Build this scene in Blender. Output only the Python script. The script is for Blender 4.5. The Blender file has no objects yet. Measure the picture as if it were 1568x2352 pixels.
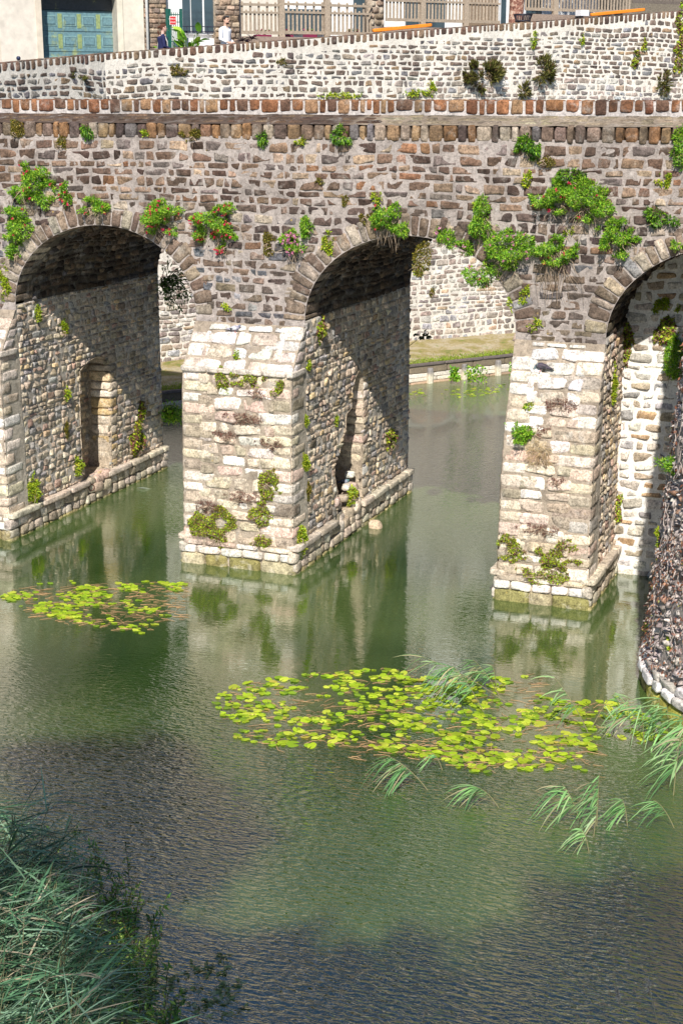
import bpy, math, random
import numpy as np
from mathutils import Vector
R = math.radians
sc = bpy.context.scene
COL = sc.collection
rng = np.random.default_rng(11)

# ---------------------------------------------------------------- camera
FPX, HOR, YAW, CH = 3500.0, 215.0, R(21.4), 8.2       # focal length, horizon row (of a 1568x2352 frame), yaw, height
PIT = math.atan((1176 - HOR) / FPX)
CAM = np.array([10.2, -24.3, CH])
FW = np.array([-math.sin(YAW)*math.cos(PIT), math.cos(YAW)*math.cos(PIT), -math.sin(PIT)])
RT = np.array([math.cos(YAW), math.sin(YAW), 0.0])
UP = np.cross(RT, FW)
cd = bpy.data.cameras.new('camera'); cam = bpy.data.objects.new('camera', cd); COL.objects.link(cam)
cd.sensor_fit = 'VERTICAL'; cd.sensor_height = 36; cd.lens = 36*FPX/2352
cd.clip_start = 0.1; cd.clip_end = 2000
cam.location = CAM; cam.rotation_euler = (math.pi/2 - PIT, 0, YAW)
sc.camera = cam
# ---------------------------------------------------------------- light
SUN = Vector((0.27, -1.0, 0.96)).normalized()
world = bpy.data.worlds.new('World'); sc.world = world; world.use_nodes = True
nt = world.node_tree
sky = nt.nodes.new('ShaderNodeTexSky'); sky.sky_type = 'NISHITA'; sky.sun_disc = False
sky.sun_elevation = math.asin(SUN.z); sky.sun_rotation = math.atan2(SUN.x, SUN.y)
sky.air_density = 1.0; sky.dust_density = 0.0; sky.ozone_density = 6.0
_tc = nt.nodes.new('ShaderNodeTexCoord'); _mp = nt.nodes.new('ShaderNodeMapping'); _mp.inputs['Scale'].default_value = (1, 1, 2.4); _mp.inputs['Location'].default_value = (2.0, 0, 0); nt.links.new(_tc.outputs['Generated'], _mp.inputs[0])
_ns = nt.nodes.new('ShaderNodeTexNoise'); _ns.inputs['Scale'].default_value = 2.6; _ns.inputs['Detail'].default_value = 7; _ns.inputs['Roughness'].default_value = .58; nt.links.new(_mp.outputs[0], _ns.inputs['Vector'])
_rp = nt.nodes.new('ShaderNodeValToRGB'); _rp.color_ramp.elements[0].position = .56; _rp.color_ramp.elements[1].position = .70; _rp.color_ramp.elements[1].color = (.85, .85, .85, 1); nt.links.new(_ns.outputs[0], _rp.inputs[0])
_mx = nt.nodes.new('ShaderNodeMix'); _mx.data_type = 'RGBA'; nt.links.new(_rp.outputs[0], _mx.inputs[0]); nt.links.new(sky.outputs[0], _mx.inputs[6]); _mx.inputs[7].default_value = (9.5, 9.8, 10.4, 1)
nt.links.new(_mx.outputs[2], nt.nodes['Background'].inputs[0])
nt.nodes['Background'].inputs[1].default_value = 0.072
ld = bpy.data.lights.new('sun', 'SUN'); ld.energy = 5.0; ld.angle = R(0.5); ld.color = (1, 0.95, 0.87)
sun = bpy.data.objects.new('sun', ld); COL.objects.link(sun)
sun.rotation_euler = SUN.to_track_quat('Z', 'Y').to_euler()
sc.view_settings.view_transform = 'Standard'; sc.view_settings.look = 'None'
sc.view_settings.exposure = 0.42; sc.view_settings.gamma = 1.0

# ---------------------------------------------------------------- pixel -> place on a real surface
def ray(px, py):
    return FW + (px-784)/FPX*RT - (py-1176)/FPX*UP
def at_z(px, py, z=0.0):
    r = ray(px, py); return CAM + r*((z-CAM[2])/r[2])
def at_y(px, py, y=0.0):
    r = ray(px, py); return CAM + r*((y-CAM[1])/r[1])
def at_x(px, py, x=0.0):
    r = ray(px, py); return CAM + r*((x-CAM[0])/r[0])
WA = np.array([-11.41, 13.34]); WD = np.array([0.6587, 0.7524]); WN = np.array([0.7524, -0.6587])   # upper wall: start, along, toward camera
def at_w(px, py, off=0.0):            # plane parallel to the upper wall, off metres behind it -> (s, z)
    r = ray(px, py); p0 = WA - WN*off
    t = np.dot(WN, p0-CAM[:2])/np.dot(WN, r[:2]); p = CAM + r*t
    return float(np.dot(p[:2]-p0, WD)), float(p[2])
def wp(s, off, z): 
    p = WA + WD*s - WN*off
    return np.array([p[0], p[1], z])
def ztop(s): return 9.28 + 0.0787*s

# ---------------------------------------------------------------- noise
def _h(i, j, k):
    n = (i*374761393 + j*668265263 + k*2147483647) & 0xffffffff
    n = ((n ^ (n >> 13))*1274126177) & 0xffffffff
    return ((n ^ (n >> 16)) & 0xffff)/32768.0 - 1.0
def vnoise(p, s):
    q = np.asarray(p)*s; f = np.floor(q).astype(np.int64); t = q-f; t = t*t*(3-2*t)
    r = 0
    for a in (0, 1):
        for b in (0, 1):
            for c in (0, 1):
                w = (t[..., 0] if a else 1-t[..., 0])*(t[..., 1] if b else 1-t[..., 1])*(t[..., 2] if c else 1-t[..., 2])
                r = r + w*_h(f[..., 0]+a, f[..., 1]+b, f[..., 2]+c)
    return r

# ---------------------------------------------------------------- mesh builder (all quads)
class MB:
    def __init__(s): s.v = []; s.f = []; s.c = []; s.m = []; s.n = 0
    def add(s, V, F, C, m=0):
        V = np.asarray(V, float).reshape(-1, 3); F = np.asarray(F, np.int64).reshape(-1, 4)
        C = np.asarray(C, float)
        if C.ndim == 1: C = np.tile(C[:3], (len(V), 1))
        s.v.append(V); s.f.append(F+s.n); s.c.append(C[:, :3]); s.m.append(np.full(len(F), m)); s.n += len(V)
    def build(s, name, mats, parent=None, smooth=True):
        me = bpy.data.meshes.new(name)
        if s.n:
            V = np.concatenate(s.v); F = np.concatenate(s.f); C = np.clip(np.concatenate(s.c), 0, 1); M = np.concatenate(s.m)
            me.vertices.add(len(V)); me.vertices.foreach_set('co', V.ravel())
            me.loops.add(F.size); me.loops.foreach_set('vertex_index', F.ravel().astype(np.int32))
            me.polygons.add(len(F)); me.polygons.foreach_set('loop_start', np.arange(0, F.size, 4, dtype=np.int32))
            me.polygons.foreach_set('material_index', M.astype(np.int32))
            me.update(calc_edges=True)
            me.polygons.foreach_set('use_smooth', np.full(len(F), smooth))
            ca = me.attributes.new('Col', 'FLOAT_COLOR', 'POINT')
            ca.data.foreach_set('color', np.c_[C, np.ones(len(C))].ravel())
        for m in (mats if isinstance(mats, (list, tuple)) else [mats]): me.materials.append(m)
        o = bpy.data.objects.new(name, me); COL.objects.link(o)
        if parent: o.parent = parent; o.matrix_parent_inverse = parent_inv(parent)
        return o
def wm(o):
    from mathutils import Matrix
    m = Matrix.LocRotScale(o.location, o.rotation_euler, o.scale)
    return wm(o.parent) @ o.matrix_parent_inverse @ m if o.parent else m
def parent_inv(p): return wm(p).inverted()
def tag(o, label=None, cat=None, group=None, kind=None):
    if label: o['label'] = label
    if cat: o['category'] = cat
    if group: o['group'] = group
    if kind: o['kind'] = kind
    return o
def thing(name, label, cat, loc=(0, 0, 0), group=None):
    o = bpy.data.objects.new(name, None); COL.objects.link(o); o.location = [float(a) for a in loc]; o.empty_display_size = .2
    return tag(o, label, cat, group)
def grid_faces(nu, nv):
    i = np.arange(nu-1)[:, None]*nv + np.arange(nv-1)[None, :]
    return np.stack([i, i+nv, i+nv+1, i+1], -1).reshape(-1, 4)

# cube lattice template
def _cube(n):
    g = np.sin(np.linspace(-1, 1, n)*math.pi/2)**1
    g = np.sign(g)*np.abs(np.linspace(-1, 1, n))**0.6
    idx = {}; V = []; F = []
    def vid(a, b, c):
        k = (a, b, c)
        if k not in idx: idx[k] = len(V); V.append((g[a], g[b], g[c]))
        return idx[k]
    for ax in range(3):
        for side in (0, n-1):
            for i in range(n-1):
                for j in range(n-1):
                    q = []
                    for (di, dj) in ((0, 0), (1, 0), (1, 1), (0, 1)):
                        c = [0, 0, 0]; c[ax] = side; c[(ax+1) % 3] = i+di; c[(ax+2) % 3] = j+dj
                        q.append(vid(*c))
                    F.append(q if side else q[::-1])
    return np.array(V), np.array(F)
CUBE5, CUBE3 = _cube(6), _cube(4)
def block(mb, c, h, col, fn=None, k=7.0, rough=0.0, cv=0.06, tpl=None, mat=0, rotz=0.0, fs=None, tilt=0.0):
    V, F = tpl or CUBE5
    P = V/((np.abs(V)**k).sum(1)**(1/k))[:, None]
    P = P*np.asarray(h)
    if rough:
        o = rng.random(3)*50; s = fs or 1.6/max(min(h), .02)
        s = min(s, 30)
        P = P + rough*np.stack([vnoise(P+o, s), vnoise(P+o+9, s), vnoise(P+o+17, s)], -1)
    if tilt: a = tilt; P = np.stack([P[:, 0]*math.cos(a)-P[:, 2]*math.sin(a), P[:, 1], P[:, 0]*math.sin(a)+P[:, 2]*math.cos(a)], -1)
    if rotz: a = rotz; P = np.stack([P[:, 0]*math.cos(a)-P[:, 1]*math.sin(a), P[:, 0]*math.sin(a)+P[:, 1]*math.cos(a), P[:, 2]], -1)
    P = P + np.asarray(c)
    if fn: P = fn(P[:, 0], P[:, 1], P[:, 2])
    C = np.asarray(col)[None, :]*(1+cv*rng.standard_normal((len(P), 1)))
    mb.add(P, F, C, mat)

def layout(u0, u1, v0, v1, ch, cl, hv=.22, lv=.4):
    out = []; v = v0
    while v < v1:
        h = ch*(1+hv*rng.uniform(-1, 1))
        if v+h > v1-ch*.35: h = v1-v
        u = u0 - rng.random()*cl
        while u < u1:
            L = cl*(1+lv*rng.uniform(-1, 1.2))
            a, b = max(u, u0), min(u+L, u1)
            if b-a > cl*.25: out.append(((a+b)/2, v+h/2, (b-a)/2, h/2))
            u += L
        v += h
    return np.array(out)
def palette(pal, n, var=.12):
    c = np.array([p[:3] for p in pal]); w = np.array([p[3] for p in pal], float)
    i = rng.choice(len(pal), n, p=w/w.sum())
    return c[i]*(1+var*rng.standard_normal((n, 1)))*(1+.02*rng.standard_normal((n, 3)))
def stones(mb, fn, lay, cols, nx=7, ny=6, prot=.02, gap=.012, rough=.012, jit=.16, clamp=None, mat=0, edge=-.02, nsc=9.0, wave=0.0, rnd=.16):
    if len(lay) == 0: return
    N = len(lay)
    sx = np.sign(np.linspace(-1, 1, nx))*np.abs(np.linspace(-1, 1, nx))**.62
    sy = np.sign(np.linspace(-1, 1, ny))*np.abs(np.linspace(-1, 1, ny))**.62
    S, T = np.meshgrid(sx, sy, indexing='ij'); S = S.ravel()[None]; T = T.ravel()[None]
    uc, vc, hu, hv = [lay[:, i][:, None] for i in range(4)]
    hu = np.maximum(hu-gap*(.6+.8*rng.random((N, 1))), .012); hv = np.maximum(hv-gap*(.6+.8*rng.random((N, 1))), .012)
    S2 = S*(1-rnd*T**6); T2 = T*(1-rnd*S**6)
    J = rng.uniform(-jit, jit, (N, 8)); m = np.minimum(hu, hv)
    du = m*(J[:, 0:1]*S*T+J[:, 1:2]*T*np.abs(S)*.8+J[:, 2:3]*S*.5)
    dv = m*(J[:, 3:4]*S*T+J[:, 4:5]*S*np.abs(T)*.8+J[:, 5:6]*T*.5)
    U = uc+hu*S2+du; V = vc+hv*T2+dv
    off = rng.random((N, 1))*100
    q = np.stack([U*1.0+off, V*1.0, off+0*U], -1)
    U = U+.22*m*vnoise(q, 12.0)*(np.abs(T)**.5); V = V+.22*m*vnoise(q+7.3, 12.0)*(np.abs(S)**.5)
    if wave: V = V+wave*vnoise(np.stack([U*.6, V*.35, 0*U], -1), 1.0)
    if clamp: U, V = clamp(U, V)
    e = np.maximum(np.abs(S), np.abs(T))
    W = prot*(.4+.9*rng.random((N, 1)))*(1-e**9)+rough*vnoise(q+3.1, nsc)*(1-e**6)+rough*.5*vnoise(q+5.1, nsc*2.6)*(1-e**6)
    W = np.where(e > .999, edge, W)
    tilt = rng.uniform(-1, 1, (N, 2))*rough*.8; W = W+np.where(e > .999, 0, tilt[:, :1]*S+tilt[:, 1:]*T)
    P = fn(U, V, W)
    F = (grid_faces(nx, ny)[None]+(np.arange(N)*nx*ny)[:, None, None]).reshape(-1, 4)
    C = np.repeat(cols, nx*ny, 0).reshape(N, nx*ny, 3)*(1+.10*vnoise(q, 15.0))[..., None]
    mb.add(P.reshape(-1, 3), F, C.reshape(-1, 3), mat)
def surf(mb, fn, us, vs, col, keep=None, amp=0.0, mat=1, sc_=6.0, flip=False, clamp=None):
    U, V = np.meshgrid(us, vs, indexing='ij')
    W = amp*vnoise(np.stack([U, V, 0*U+3], -1), sc_) if amp else 0*U
    UU, VV = (clamp(U, V) if clamp else (U, V))
    P = fn(UU, VV, W); F = grid_faces(len(us), len(vs))
    if flip: F = F[:, ::-1]
    if keep is not None:
        cu = U.ravel()[F].mean(1); cv = V.ravel()[F].mean(1); F = F[keep(cu, cv)]
    C = np.asarray(col)[None]*(1+.07*vnoise(np.stack([U.ravel()*.8, V.ravel()*.8, 0*U.ravel()], -1), 2.0))[:, None]
    mb.add(P.reshape(-1, 3), F, C, mat)
def box(mb, c, h, col, rotz=0.0, mat=0):
    V = np.array([[x, y, z] for x in (-1, 1) for y in (-1, 1) for z in (-1, 1)], float)*np.asarray(h)
    if rotz: V = np.stack([V[:, 0]*math.cos(rotz)-V[:, 1]*math.sin(rotz), V[:, 0]*math.sin(rotz)+V[:, 1]*math.cos(rotz), V[:, 2]], -1)
    F = [[0, 1, 3, 2], [4, 6, 7, 5], [0, 4, 5, 1], [2, 3, 7, 6], [0, 2, 6, 4], [1, 5, 7, 3]]
    mb.add(V+np.asarray(c), F, col, mat)
WROT = math.atan2(WD[1], WD[0])
def wbox(mb, s0, s1, z0, z1, o0, o1, col, mat=0):
    box(mb, wp((s0+s1)/2, (o0+o1)/2, (z0+z1)/2), (abs(s1-s0)/2, abs(o1-o0)/2, abs(z1-z0)/2), col, WROT, mat)
def tube(mb, pts, rad, col, n=5, mat=0, close=True):
    pts = np.asarray(pts, float); rad = np.broadcast_to(np.asarray(rad, float), (len(pts),))
    T = np.gradient(pts, axis=0); T /= np.linalg.norm(T, axis=1)[:, None]+1e-9
    a = np.array([0, 0, 1.0]) if abs(T[0, 2]) < .9 else np.array([1.0, 0, 0])
    A = np.cross(T, a); A /= np.linalg.norm(A, axis=1)[:, None]+1e-9; B = np.cross(T, A)
    th = np.linspace(0, 2*math.pi, n, endpoint=False)
    V = pts[:, None]+rad[:, None, None]*(np.cos(th)[None, :, None]*A[:, None]+np.sin(th)[None, :, None]*B[:, None])
    V = V.reshape(-1, 3); m = len(pts)
    F = [[i*n+j, i*n+(j+1) % n, (i+1)*n+(j+1) % n, (i+1)*n+j] for i in range(m-1) for j in range(n)]
    if close:
        b = len(V); V = np.concatenate([V, pts[:1], pts[-1:]])
        if n % 2 == 0:
            F += [[b, (2*j+2) % n, 2*j+1, 2*j] for j in range(n//2)]+[[b+1, (m-1)*n+2*j, (m-1)*n+2*j+1, (m-1)*n+(2*j+2) % n] for j in range(n//2)]
    mb.add(V, F, col, mat)
def unit(v): v = np.asarray(v, float); return v/(np.linalg.norm(v, axis=-1, keepdims=True)+1e-9)
def leaves(mb, P, D, L, Wd, cols, mat=0, up=(0, 0, 1)):
    """kite shaped leaves: base points P, directions D, lengths L, widths Wd"""
    D = unit(D); N = len(P); r = unit(rng.standard_normal((N, 3))*.6+np.asarray(up)); S = unit(np.cross(D, r))
    L = np.asarray(L)[:, None]; Wd = np.asarray(Wd)[:, None]
    q = unit(np.cross(S, D))
    V = np.stack([P, P+D*L*.45+S*Wd/2+q*L*.06, P+D*L-q*L*.06, P+D*L*.45-S*Wd/2+q*L*.06], 1).reshape(-1, 3)
    F = np.arange(4*N).reshape(N, 4)
    mb.add(V, F, np.repeat(cols, 4, 0), mat)
def blades(mb, P, D, L, Wd, droop, cols, nseg=4, mat=0):
    """long curved tapering blades"""
    D = unit(D); N = len(P); L = np.asarray(L)[:, None]; Wd = np.asarray(Wd)[:, None]; droop = np.asarray(droop)[:, None]
    S = unit(np.cross(D, np.array([0, 0, 1.0]))+.25*rng.standard_normal((N, 3)))
    rows = []
    for i in range(nseg+1):
        t = i/nseg
        c = P+D*L*t+np.array([0, 0, -1.0])*droop*L*t*t
        w = Wd*(.55+.45*min(1, t*3))*(1-t**2.2)/2+.0008
        rows += [c-S*w, c+S*w]
    V = np.stack(rows, 1).reshape(-1, 3); k = 2*(nseg+1)
    f = np.array([[2*i, 2*i+1, 2*i+3, 2*i+2] for i in range(nseg)])
    F = (f[None]+(np.arange(N)*k)[:, None, None]).reshape(-1, 4)
    mb.add(V, F, np.repeat(cols, k, 0), mat)

# ---------------------------------------------------------------- materials
def nodemat(name):
    m = bpy.data.materials.new(name); m.use_nodes = True; n = m.node_tree.nodes; l = m.node_tree.links
    return m, n, l, n['Principled BSDF']
def noise_node(n, l, scale, detail=6, rough=.6, vec=None, dist=0.0):
    t = n.new('ShaderNodeTexNoise'); t.inputs['Scale'].default_value = scale; t.inputs['Detail'].default_value = detail
    t.inputs['Roughness'].default_value = rough; t.inputs['Distortion'].default_value = dist
    if vec is not None: l.new(vec, t.inputs['Vector'])
    return t
def ramp(n, l, src, stops):
    r = n.new('ShaderNodeValToRGB'); l.new(src, r.inputs[0]); e = r.color_ramp.elements
    while len(e) < len(stops): e.new(.5)
    for i, (p, c) in enumerate(stops): e[i].position = p; e[i].color = (c, c, c, 1) if not isinstance(c, tuple) else (*c, 1)
    return r
def mixc(n, l, typ, fac, a, b):
    m = n.new('ShaderNodeMix'); m.data_type = 'RGBA'; m.blend_type = typ
    if hasattr(fac, 'links') or hasattr(fac, 'is_linked'): l.new(fac, m.inputs[0])
    else: m.inputs[0].default_value = fac
    for s, i in ((a, 6), (b, 7)):
        if isinstance(s, tuple): m.inputs[i].default_value = (*s, 1)
        else: l.new(s, m.inputs[i])
    return m.outputs[2]
def masonry(name, mottle=(.45, 1.5), pale=.35, bump=.6, mscale=9, spots=True, pale_col=(.62, .58, .52), bdist=.02, dark=0.0):
    m, n, l, p = nodemat(name)
    at = n.new('ShaderNodeAttribute'); at.attribute_name = 'Col'; tc = n.new('ShaderNodeTexCoord').outputs['Object']
    n1 = noise_node(n, l, mscale, 9, .68, tc, .3); r1 = ramp(n, l, n1.outputs[0], [(.3, mottle[0]), (.5, 1.0), (.72, mottle[1])])
    c = mixc(n, l, 'MULTIPLY', 1.0, at.outputs['Color'], r1.outputs[0])
    n2 = noise_node(n, l, 3.2, 10, .72, tc, .6); r2 = ramp(n, l, n2.outputs[0], [(.54, 0.0), (.66, pale)])
    c = mixc(n, l, 'MIX', r2.outputs[0], c, pale_col)
    n5 = noise_node(n, l, 34, 5, .7, tc); r5 = ramp(n, l, n5.outputs[0], [(.36, .45 if spots else .75), (.5, 1.0), (.68, 1.4 if spots else 1.12)])
    c = mixc(n, l, 'MULTIPLY', .85, c, r5.outputs[0])
    if dark:
        nd = noise_node(n, l, 1.1, 8, .7, tc, .4); rd = ramp(n, l, nd.outputs[0], [(.47, 0.0), (.62, dark)])
        c = mixc(n, l, 'MIX', rd.outputs[0], c, (.045, .036, .03))
    if spots:
        vo = n.new('ShaderNodeTexVoronoi'); vo.inputs['Scale'].default_value = 5.5; l.new(tc, vo.inputs['Vector'])
        r3 = ramp(n, l, vo.outputs['Distance'], [(.07, 1.0), (.13, 0.0)])
        n3 = noise_node(n, l, 1.3, 3, .5, tc); r4 = ramp(n, l, n3.outputs[0], [(.54, 0.0), (.62, .6)])
        mm = n.new('ShaderNodeMath'); mm.operation = 'MULTIPLY'; l.new(r3.outputs[0], mm.inputs[0]); l.new(r4.outputs[0], mm.inputs[1])
        c = mixc(n, l, 'MIX', mm.outputs[0], c, (.50, .34, .08))
    l.new(c, p.inputs['Base Color']); p.inputs['Roughness'].default_value = .92
    p.inputs['Specular IOR Level'].default_value = .15
    b1 = noise_node(n, l, 26, 9, .72, tc); b2 = noise_node(n, l, 7, 5, .6, tc)
    ad = n.new('ShaderNodeMath'); ad.operation = 'ADD'; l.new(b1.outputs[0], ad.inputs[0]); l.new(b2.outputs[0], ad.inputs[1])
    bu = n.new('ShaderNodeBump'); bu.inputs['Strength'].default_value = bump; bu.inputs['Distance'].default_value = bdist
    l.new(ad.outputs[0], bu.inputs['Height']); l.new(bu.outputs[0], p.inputs['Normal'])
    return m
STONE = masonry('old_stone', (.35, 1.65), .30, .95, 9, dark=.45)
PALE = masonry('bleached_stone', (.45, 1.4), .35, .95, 8, True, (.84, .78, .71), dark=.14)
MORTAR = masonry('lime_mortar', (.55, 1.3), .25, .9, 12, False, (.72, .69, .66), dark=.35)
WMORTAR = masonry('white_mortar', (.72, 1.15), .3, .7, 10, False, (.9, .87, .83), dark=.14)
RUBBLE = masonry('rubble_stone', (.5, 1.4), .25, .9, 8, True, (.66, .60, .52), dark=.25)
def simple(name, col=None, rough=.6, mottle=.15, scale=20, bump=0.0, spec=.4, metal=0.0):
    m, n, l, p = nodemat(name); tc = n.new('ShaderNodeTexCoord').outputs['Object']
    n1 = noise_node(n, l, scale, 6, .6, tc); r1 = ramp(n, l, n1.outputs[0], [(.3, 1-mottle), (.7, 1+mottle)])
    if col is None:
        at = n.new('ShaderNodeAttribute'); at.attribute_name = 'Col'; src = at.outputs['Color']
    else:
        src = n.new('ShaderNodeRGB'); src.outputs[0].default_value = (*col, 1); src = src.outputs[0]
    l.new(mixc(n, l, 'MULTIPLY', 1.0, src, r1.outputs[0]), p.inputs['Base Color'])
    p.inputs['Roughness'].default_value = rough; p.inputs['Specular IOR Level'].default_value = spec; p.inputs['Metallic'].default_value = metal
    if bump:
        bu = n.new('ShaderNodeBump'); bu.inputs['Strength'].default_value = bump; bu.inputs['Distance'].default_value = .01
        l.new(n1.outputs[0], bu.inputs['Height']); l.new(bu.outputs[0], p.inputs['Normal'])
    return m
def leafmat(name, trans=.35, rough=.5):
    m, n, l, p = nodemat(name); at = n.new('ShaderNodeAttribute'); at.attribute_name = 'Col'
    l.new(at.outputs['Color'], p.inputs['Base Color']); p.inputs['Roughness'].default_value = rough; p.inputs['Specular IOR Level'].default_value = .35
    tr = n.new('ShaderNodeBsdfTranslucent'); l.new(at.outputs['Color'], tr.inputs['Color'])
    mx = n.new('ShaderNodeMixShader'); mx.inputs[0].default_value = trans
    l.new(p.outputs[0], mx.inputs[1]); l.new(tr.outputs[0], mx.inputs[2]); l.new(mx.outputs[0], n['Material Output'].inputs[0])
    return m
LEAF = leafmat('foliage'); REED = leafmat('reed_blade', .3, .45); PETAL = leafmat('petal', .4, .6)
TWIG = simple('dry_stem', None, .85, .25, 30, .3)
PLAIN = simple('painted_surface', None, .7, .12, 9, .1)
ROUGHP = simple('weathered_render', None, .9, .16, 3.5, .35)
WOOD = simple('weathered_wood', None, .85, .3, 22, .5)
IRON = simple('dark_metal', None, .5, .15, 20, .1, .5, .3)
GLASS = simple('window_glass', (.05, .08, .1), .08, .1, 4, 0, .8)
CLOTH = simple('cloth', None, .85, .1, 30, .3)
SKIN = simple('skin', None, .55, .06, 30)
FEATHER = simple('feathers', None, .7, .2, 60, .3)

# water
def water_mat():
    m, n, l, p = nodemat('moat_water'); tc = n.new('ShaderNodeTexCoord').outputs['Object']
    nn = noise_node(n, l, .22, 4, .5, tc); r = ramp(n, l, nn.outputs[0], [(.36, (.012, .044, .005)), (.64, (.068, .112, .026))])
    l.new(r.outputs[0], p.inputs['Base Color'])
    p.inputs['Roughness'].default_value = .012; p.inputs['IOR'].default_value = 3.7; p.inputs['Specular IOR Level'].default_value = .5
    mp = n.new('ShaderNodeMapping'); mp.inputs['Scale'].default_value = (1, 2.6, 1); mp.inputs['Rotation'].default_value = (0, 0, R(-18)); l.new(tc, mp.inputs['Vector'])
    a = noise_node(n, l, 7.5, 2, .5, mp.outputs[0], .5); b = noise_node(n, l, 2.0, 2, .5, mp.outputs[0], .3)
    # calm / ruffled patches
    pn = noise_node(n, l, .16, 2, .5, tc); pr = ramp(n, l, pn.outputs[0], [(.35, .35), (.65, 1.0)])
    sx = n.new('ShaderNodeSeparateXYZ'); l.new(tc, sx.inputs[0])
    mr = n.new('ShaderNodeMapRange'); l.new(sx.outputs['Y'], mr.inputs[0])
    mr.inputs[1].default_value = -9.5; mr.inputs[2].default_value = -5.0; mr.inputs[3].default_value = 1.5; mr.inputs[4].default_value = .06
    m2 = n.new('ShaderNodeMapRange'); l.new(sx.outputs['Y'], m2.inputs[0]); m2.inputs[1].default_value = 0.5; m2.inputs[2].default_value = 7; m2.inputs[3].default_value = 0; m2.inputs[4].default_value = .8
    m3 = n.new('ShaderNodeMath'); m3.operation = 'ADD'; l.new(mr.outputs[0], m3.inputs[0]); l.new(m2.outputs[0], m3.inputs[1])
    mu = n.new('ShaderNodeMath'); mu.operation = 'MULTIPLY'; l.new(pr.outputs[0], mu.inputs[0]); l.new(m3.outputs[0], mu.inputs[1])
    ms = n.new('ShaderNodeMath'); ms.operation = 'MULTIPLY'; l.new(a.outputs[0], ms.inputs[0]); l.new(mu.outputs[0], ms.inputs[1])
    sb = n.new('ShaderNodeMath'); sb.operation = 'MULTIPLY_ADD'; l.new(b.outputs[0], sb.inputs[0]); sb.inputs[1].default_value = .04; l.new(ms.outputs[0], sb.inputs[2])
    last = sb.outputs[0]
    for (cx, cy, rad, amp) in ((3.9, -8.9, 1.7, .07), (7.1, -8.9, 1.3, .09), (4.95, -7.9, .9, .06)):
        v = n.new('ShaderNodeVectorMath'); v.operation = 'DISTANCE'; l.new(tc, v.inputs[0]); v.inputs[1].default_value = (cx, cy, 0)
        f = n.new('ShaderNodeMapRange'); l.new(v.outputs['Value'], f.inputs[0]); f.inputs[1].default_value = 0; f.inputs[2].default_value = rad; f.inputs[3].default_value = amp; f.inputs[4].default_value = 0
        s1 = n.new('ShaderNodeMath'); s1.operation = 'MULTIPLY'; l.new(v.outputs['Value'], s1.inputs[0]); s1.inputs[1].default_value = 38
        s2 = n.new('ShaderNodeMath'); s2.operation = 'SINE'; l.new(s1.outputs[0], s2.inputs[0])
        s3 = n.new('ShaderNodeMath'); s3.operation = 'MULTIPLY_ADD'; l.new(s2.outputs[0], s3.inputs[0]); l.new(f.outputs[0], s3.inputs[1]); l.new(last, s3.inputs[2]); last = s3.outputs[0]
    bu = n.new('ShaderNodeBump'); bu.inputs['Strength'].default_value = 1.0; bu.inputs['Distance'].default_value = .034
    l.new(last, bu.inputs['Height']); l.new(bu.outputs[0], p.inputs['Normal'])
    return m
WATER = water_mat()

# ================================================================ STRUCTURE
mb = MB(); surf(mb, lambda u, v, w: np.stack([u, v, w], -1), np.linspace(-45, 45, 10), np.linspace(-40, 40, 10), (.1, .1, .1), mat=0)
tag(mb.build('water', WATER), kind='structure')
GROUND = simple('earth', (.13, .11, .07), .95, .3, 2, .5)
mb = MB(); surf(mb, lambda u, v, w: np.stack([u, v, w-1.6], -1), np.linspace(-900, 900, 20), np.linspace(-900, 900, 20), (.1, .1, .1), mat=0)
tag(mb.build('ground', GROUND), kind='structure')

# ---- stone bridge
BX0, BX1, BD = -17.0, 14.0, 5.6
ARCH = [(-11.8, -8.0), (-5.85, -2.1), (0.0, 3.75), (5.25, 9.05)]
ZS, RISE = 4.40, 1.52
def az(a): return ((a[0]+a[1])/2, (a[1]-a[0])/2)
BROWN = [(.19, .135, .105, 5), (.12, .085, .07, 5), (.27, .205, .16, 3), (.16, .14, .14, 2), (.075, .054, .048, 3), (.34, .28, .22, 2), (.21, .12, .075, .9)]
DARKS = [(.13, .10, .085, 4), (.17, .12, .09, 3), (.12, .12, .13, 3), (.22, .17, .12, 2), (.30, .29, .29, .7)]
CREAM = [(.64, .53, .41, 4), (.72, .62, .53, 3), (.54, .45, .33, 3), (.60, .45, .36, 2), (.40, .33, .25, 1.4), (.76, .70, .62, 2)]
RUB = [(.62, .50, .37, 4), (.44, .36, .28, 4), (.72, .60, .46, 3), (.42, .39, .37, 2), (.66, .50, .30, 1), (.52, .36, .28, 1)]
WSTONE = [(.19, .14, .115, 5), (.27, .22, .18, 4), (.14, .11, .10, 3), (.36, .33, .30, 3), (.32, .22, .14, 1.3), (.22, .21, .22, 2)]
RUST = [(.26, .12, .06, 5), (.19, .085, .045, 3), (.30, .18, .10, 2), (.14, .08, .055, 2)]
bridge = thing('stone_bridge', 'old brown stone bridge on three battered piers crossing the green moat', 'bridge', (-1, 2.8, 0))
def front(u, v, w): return np.stack([u, -w, v], -1)
def back(u, v, w): return np.stack([u, BD+w, v], -1)
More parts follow.
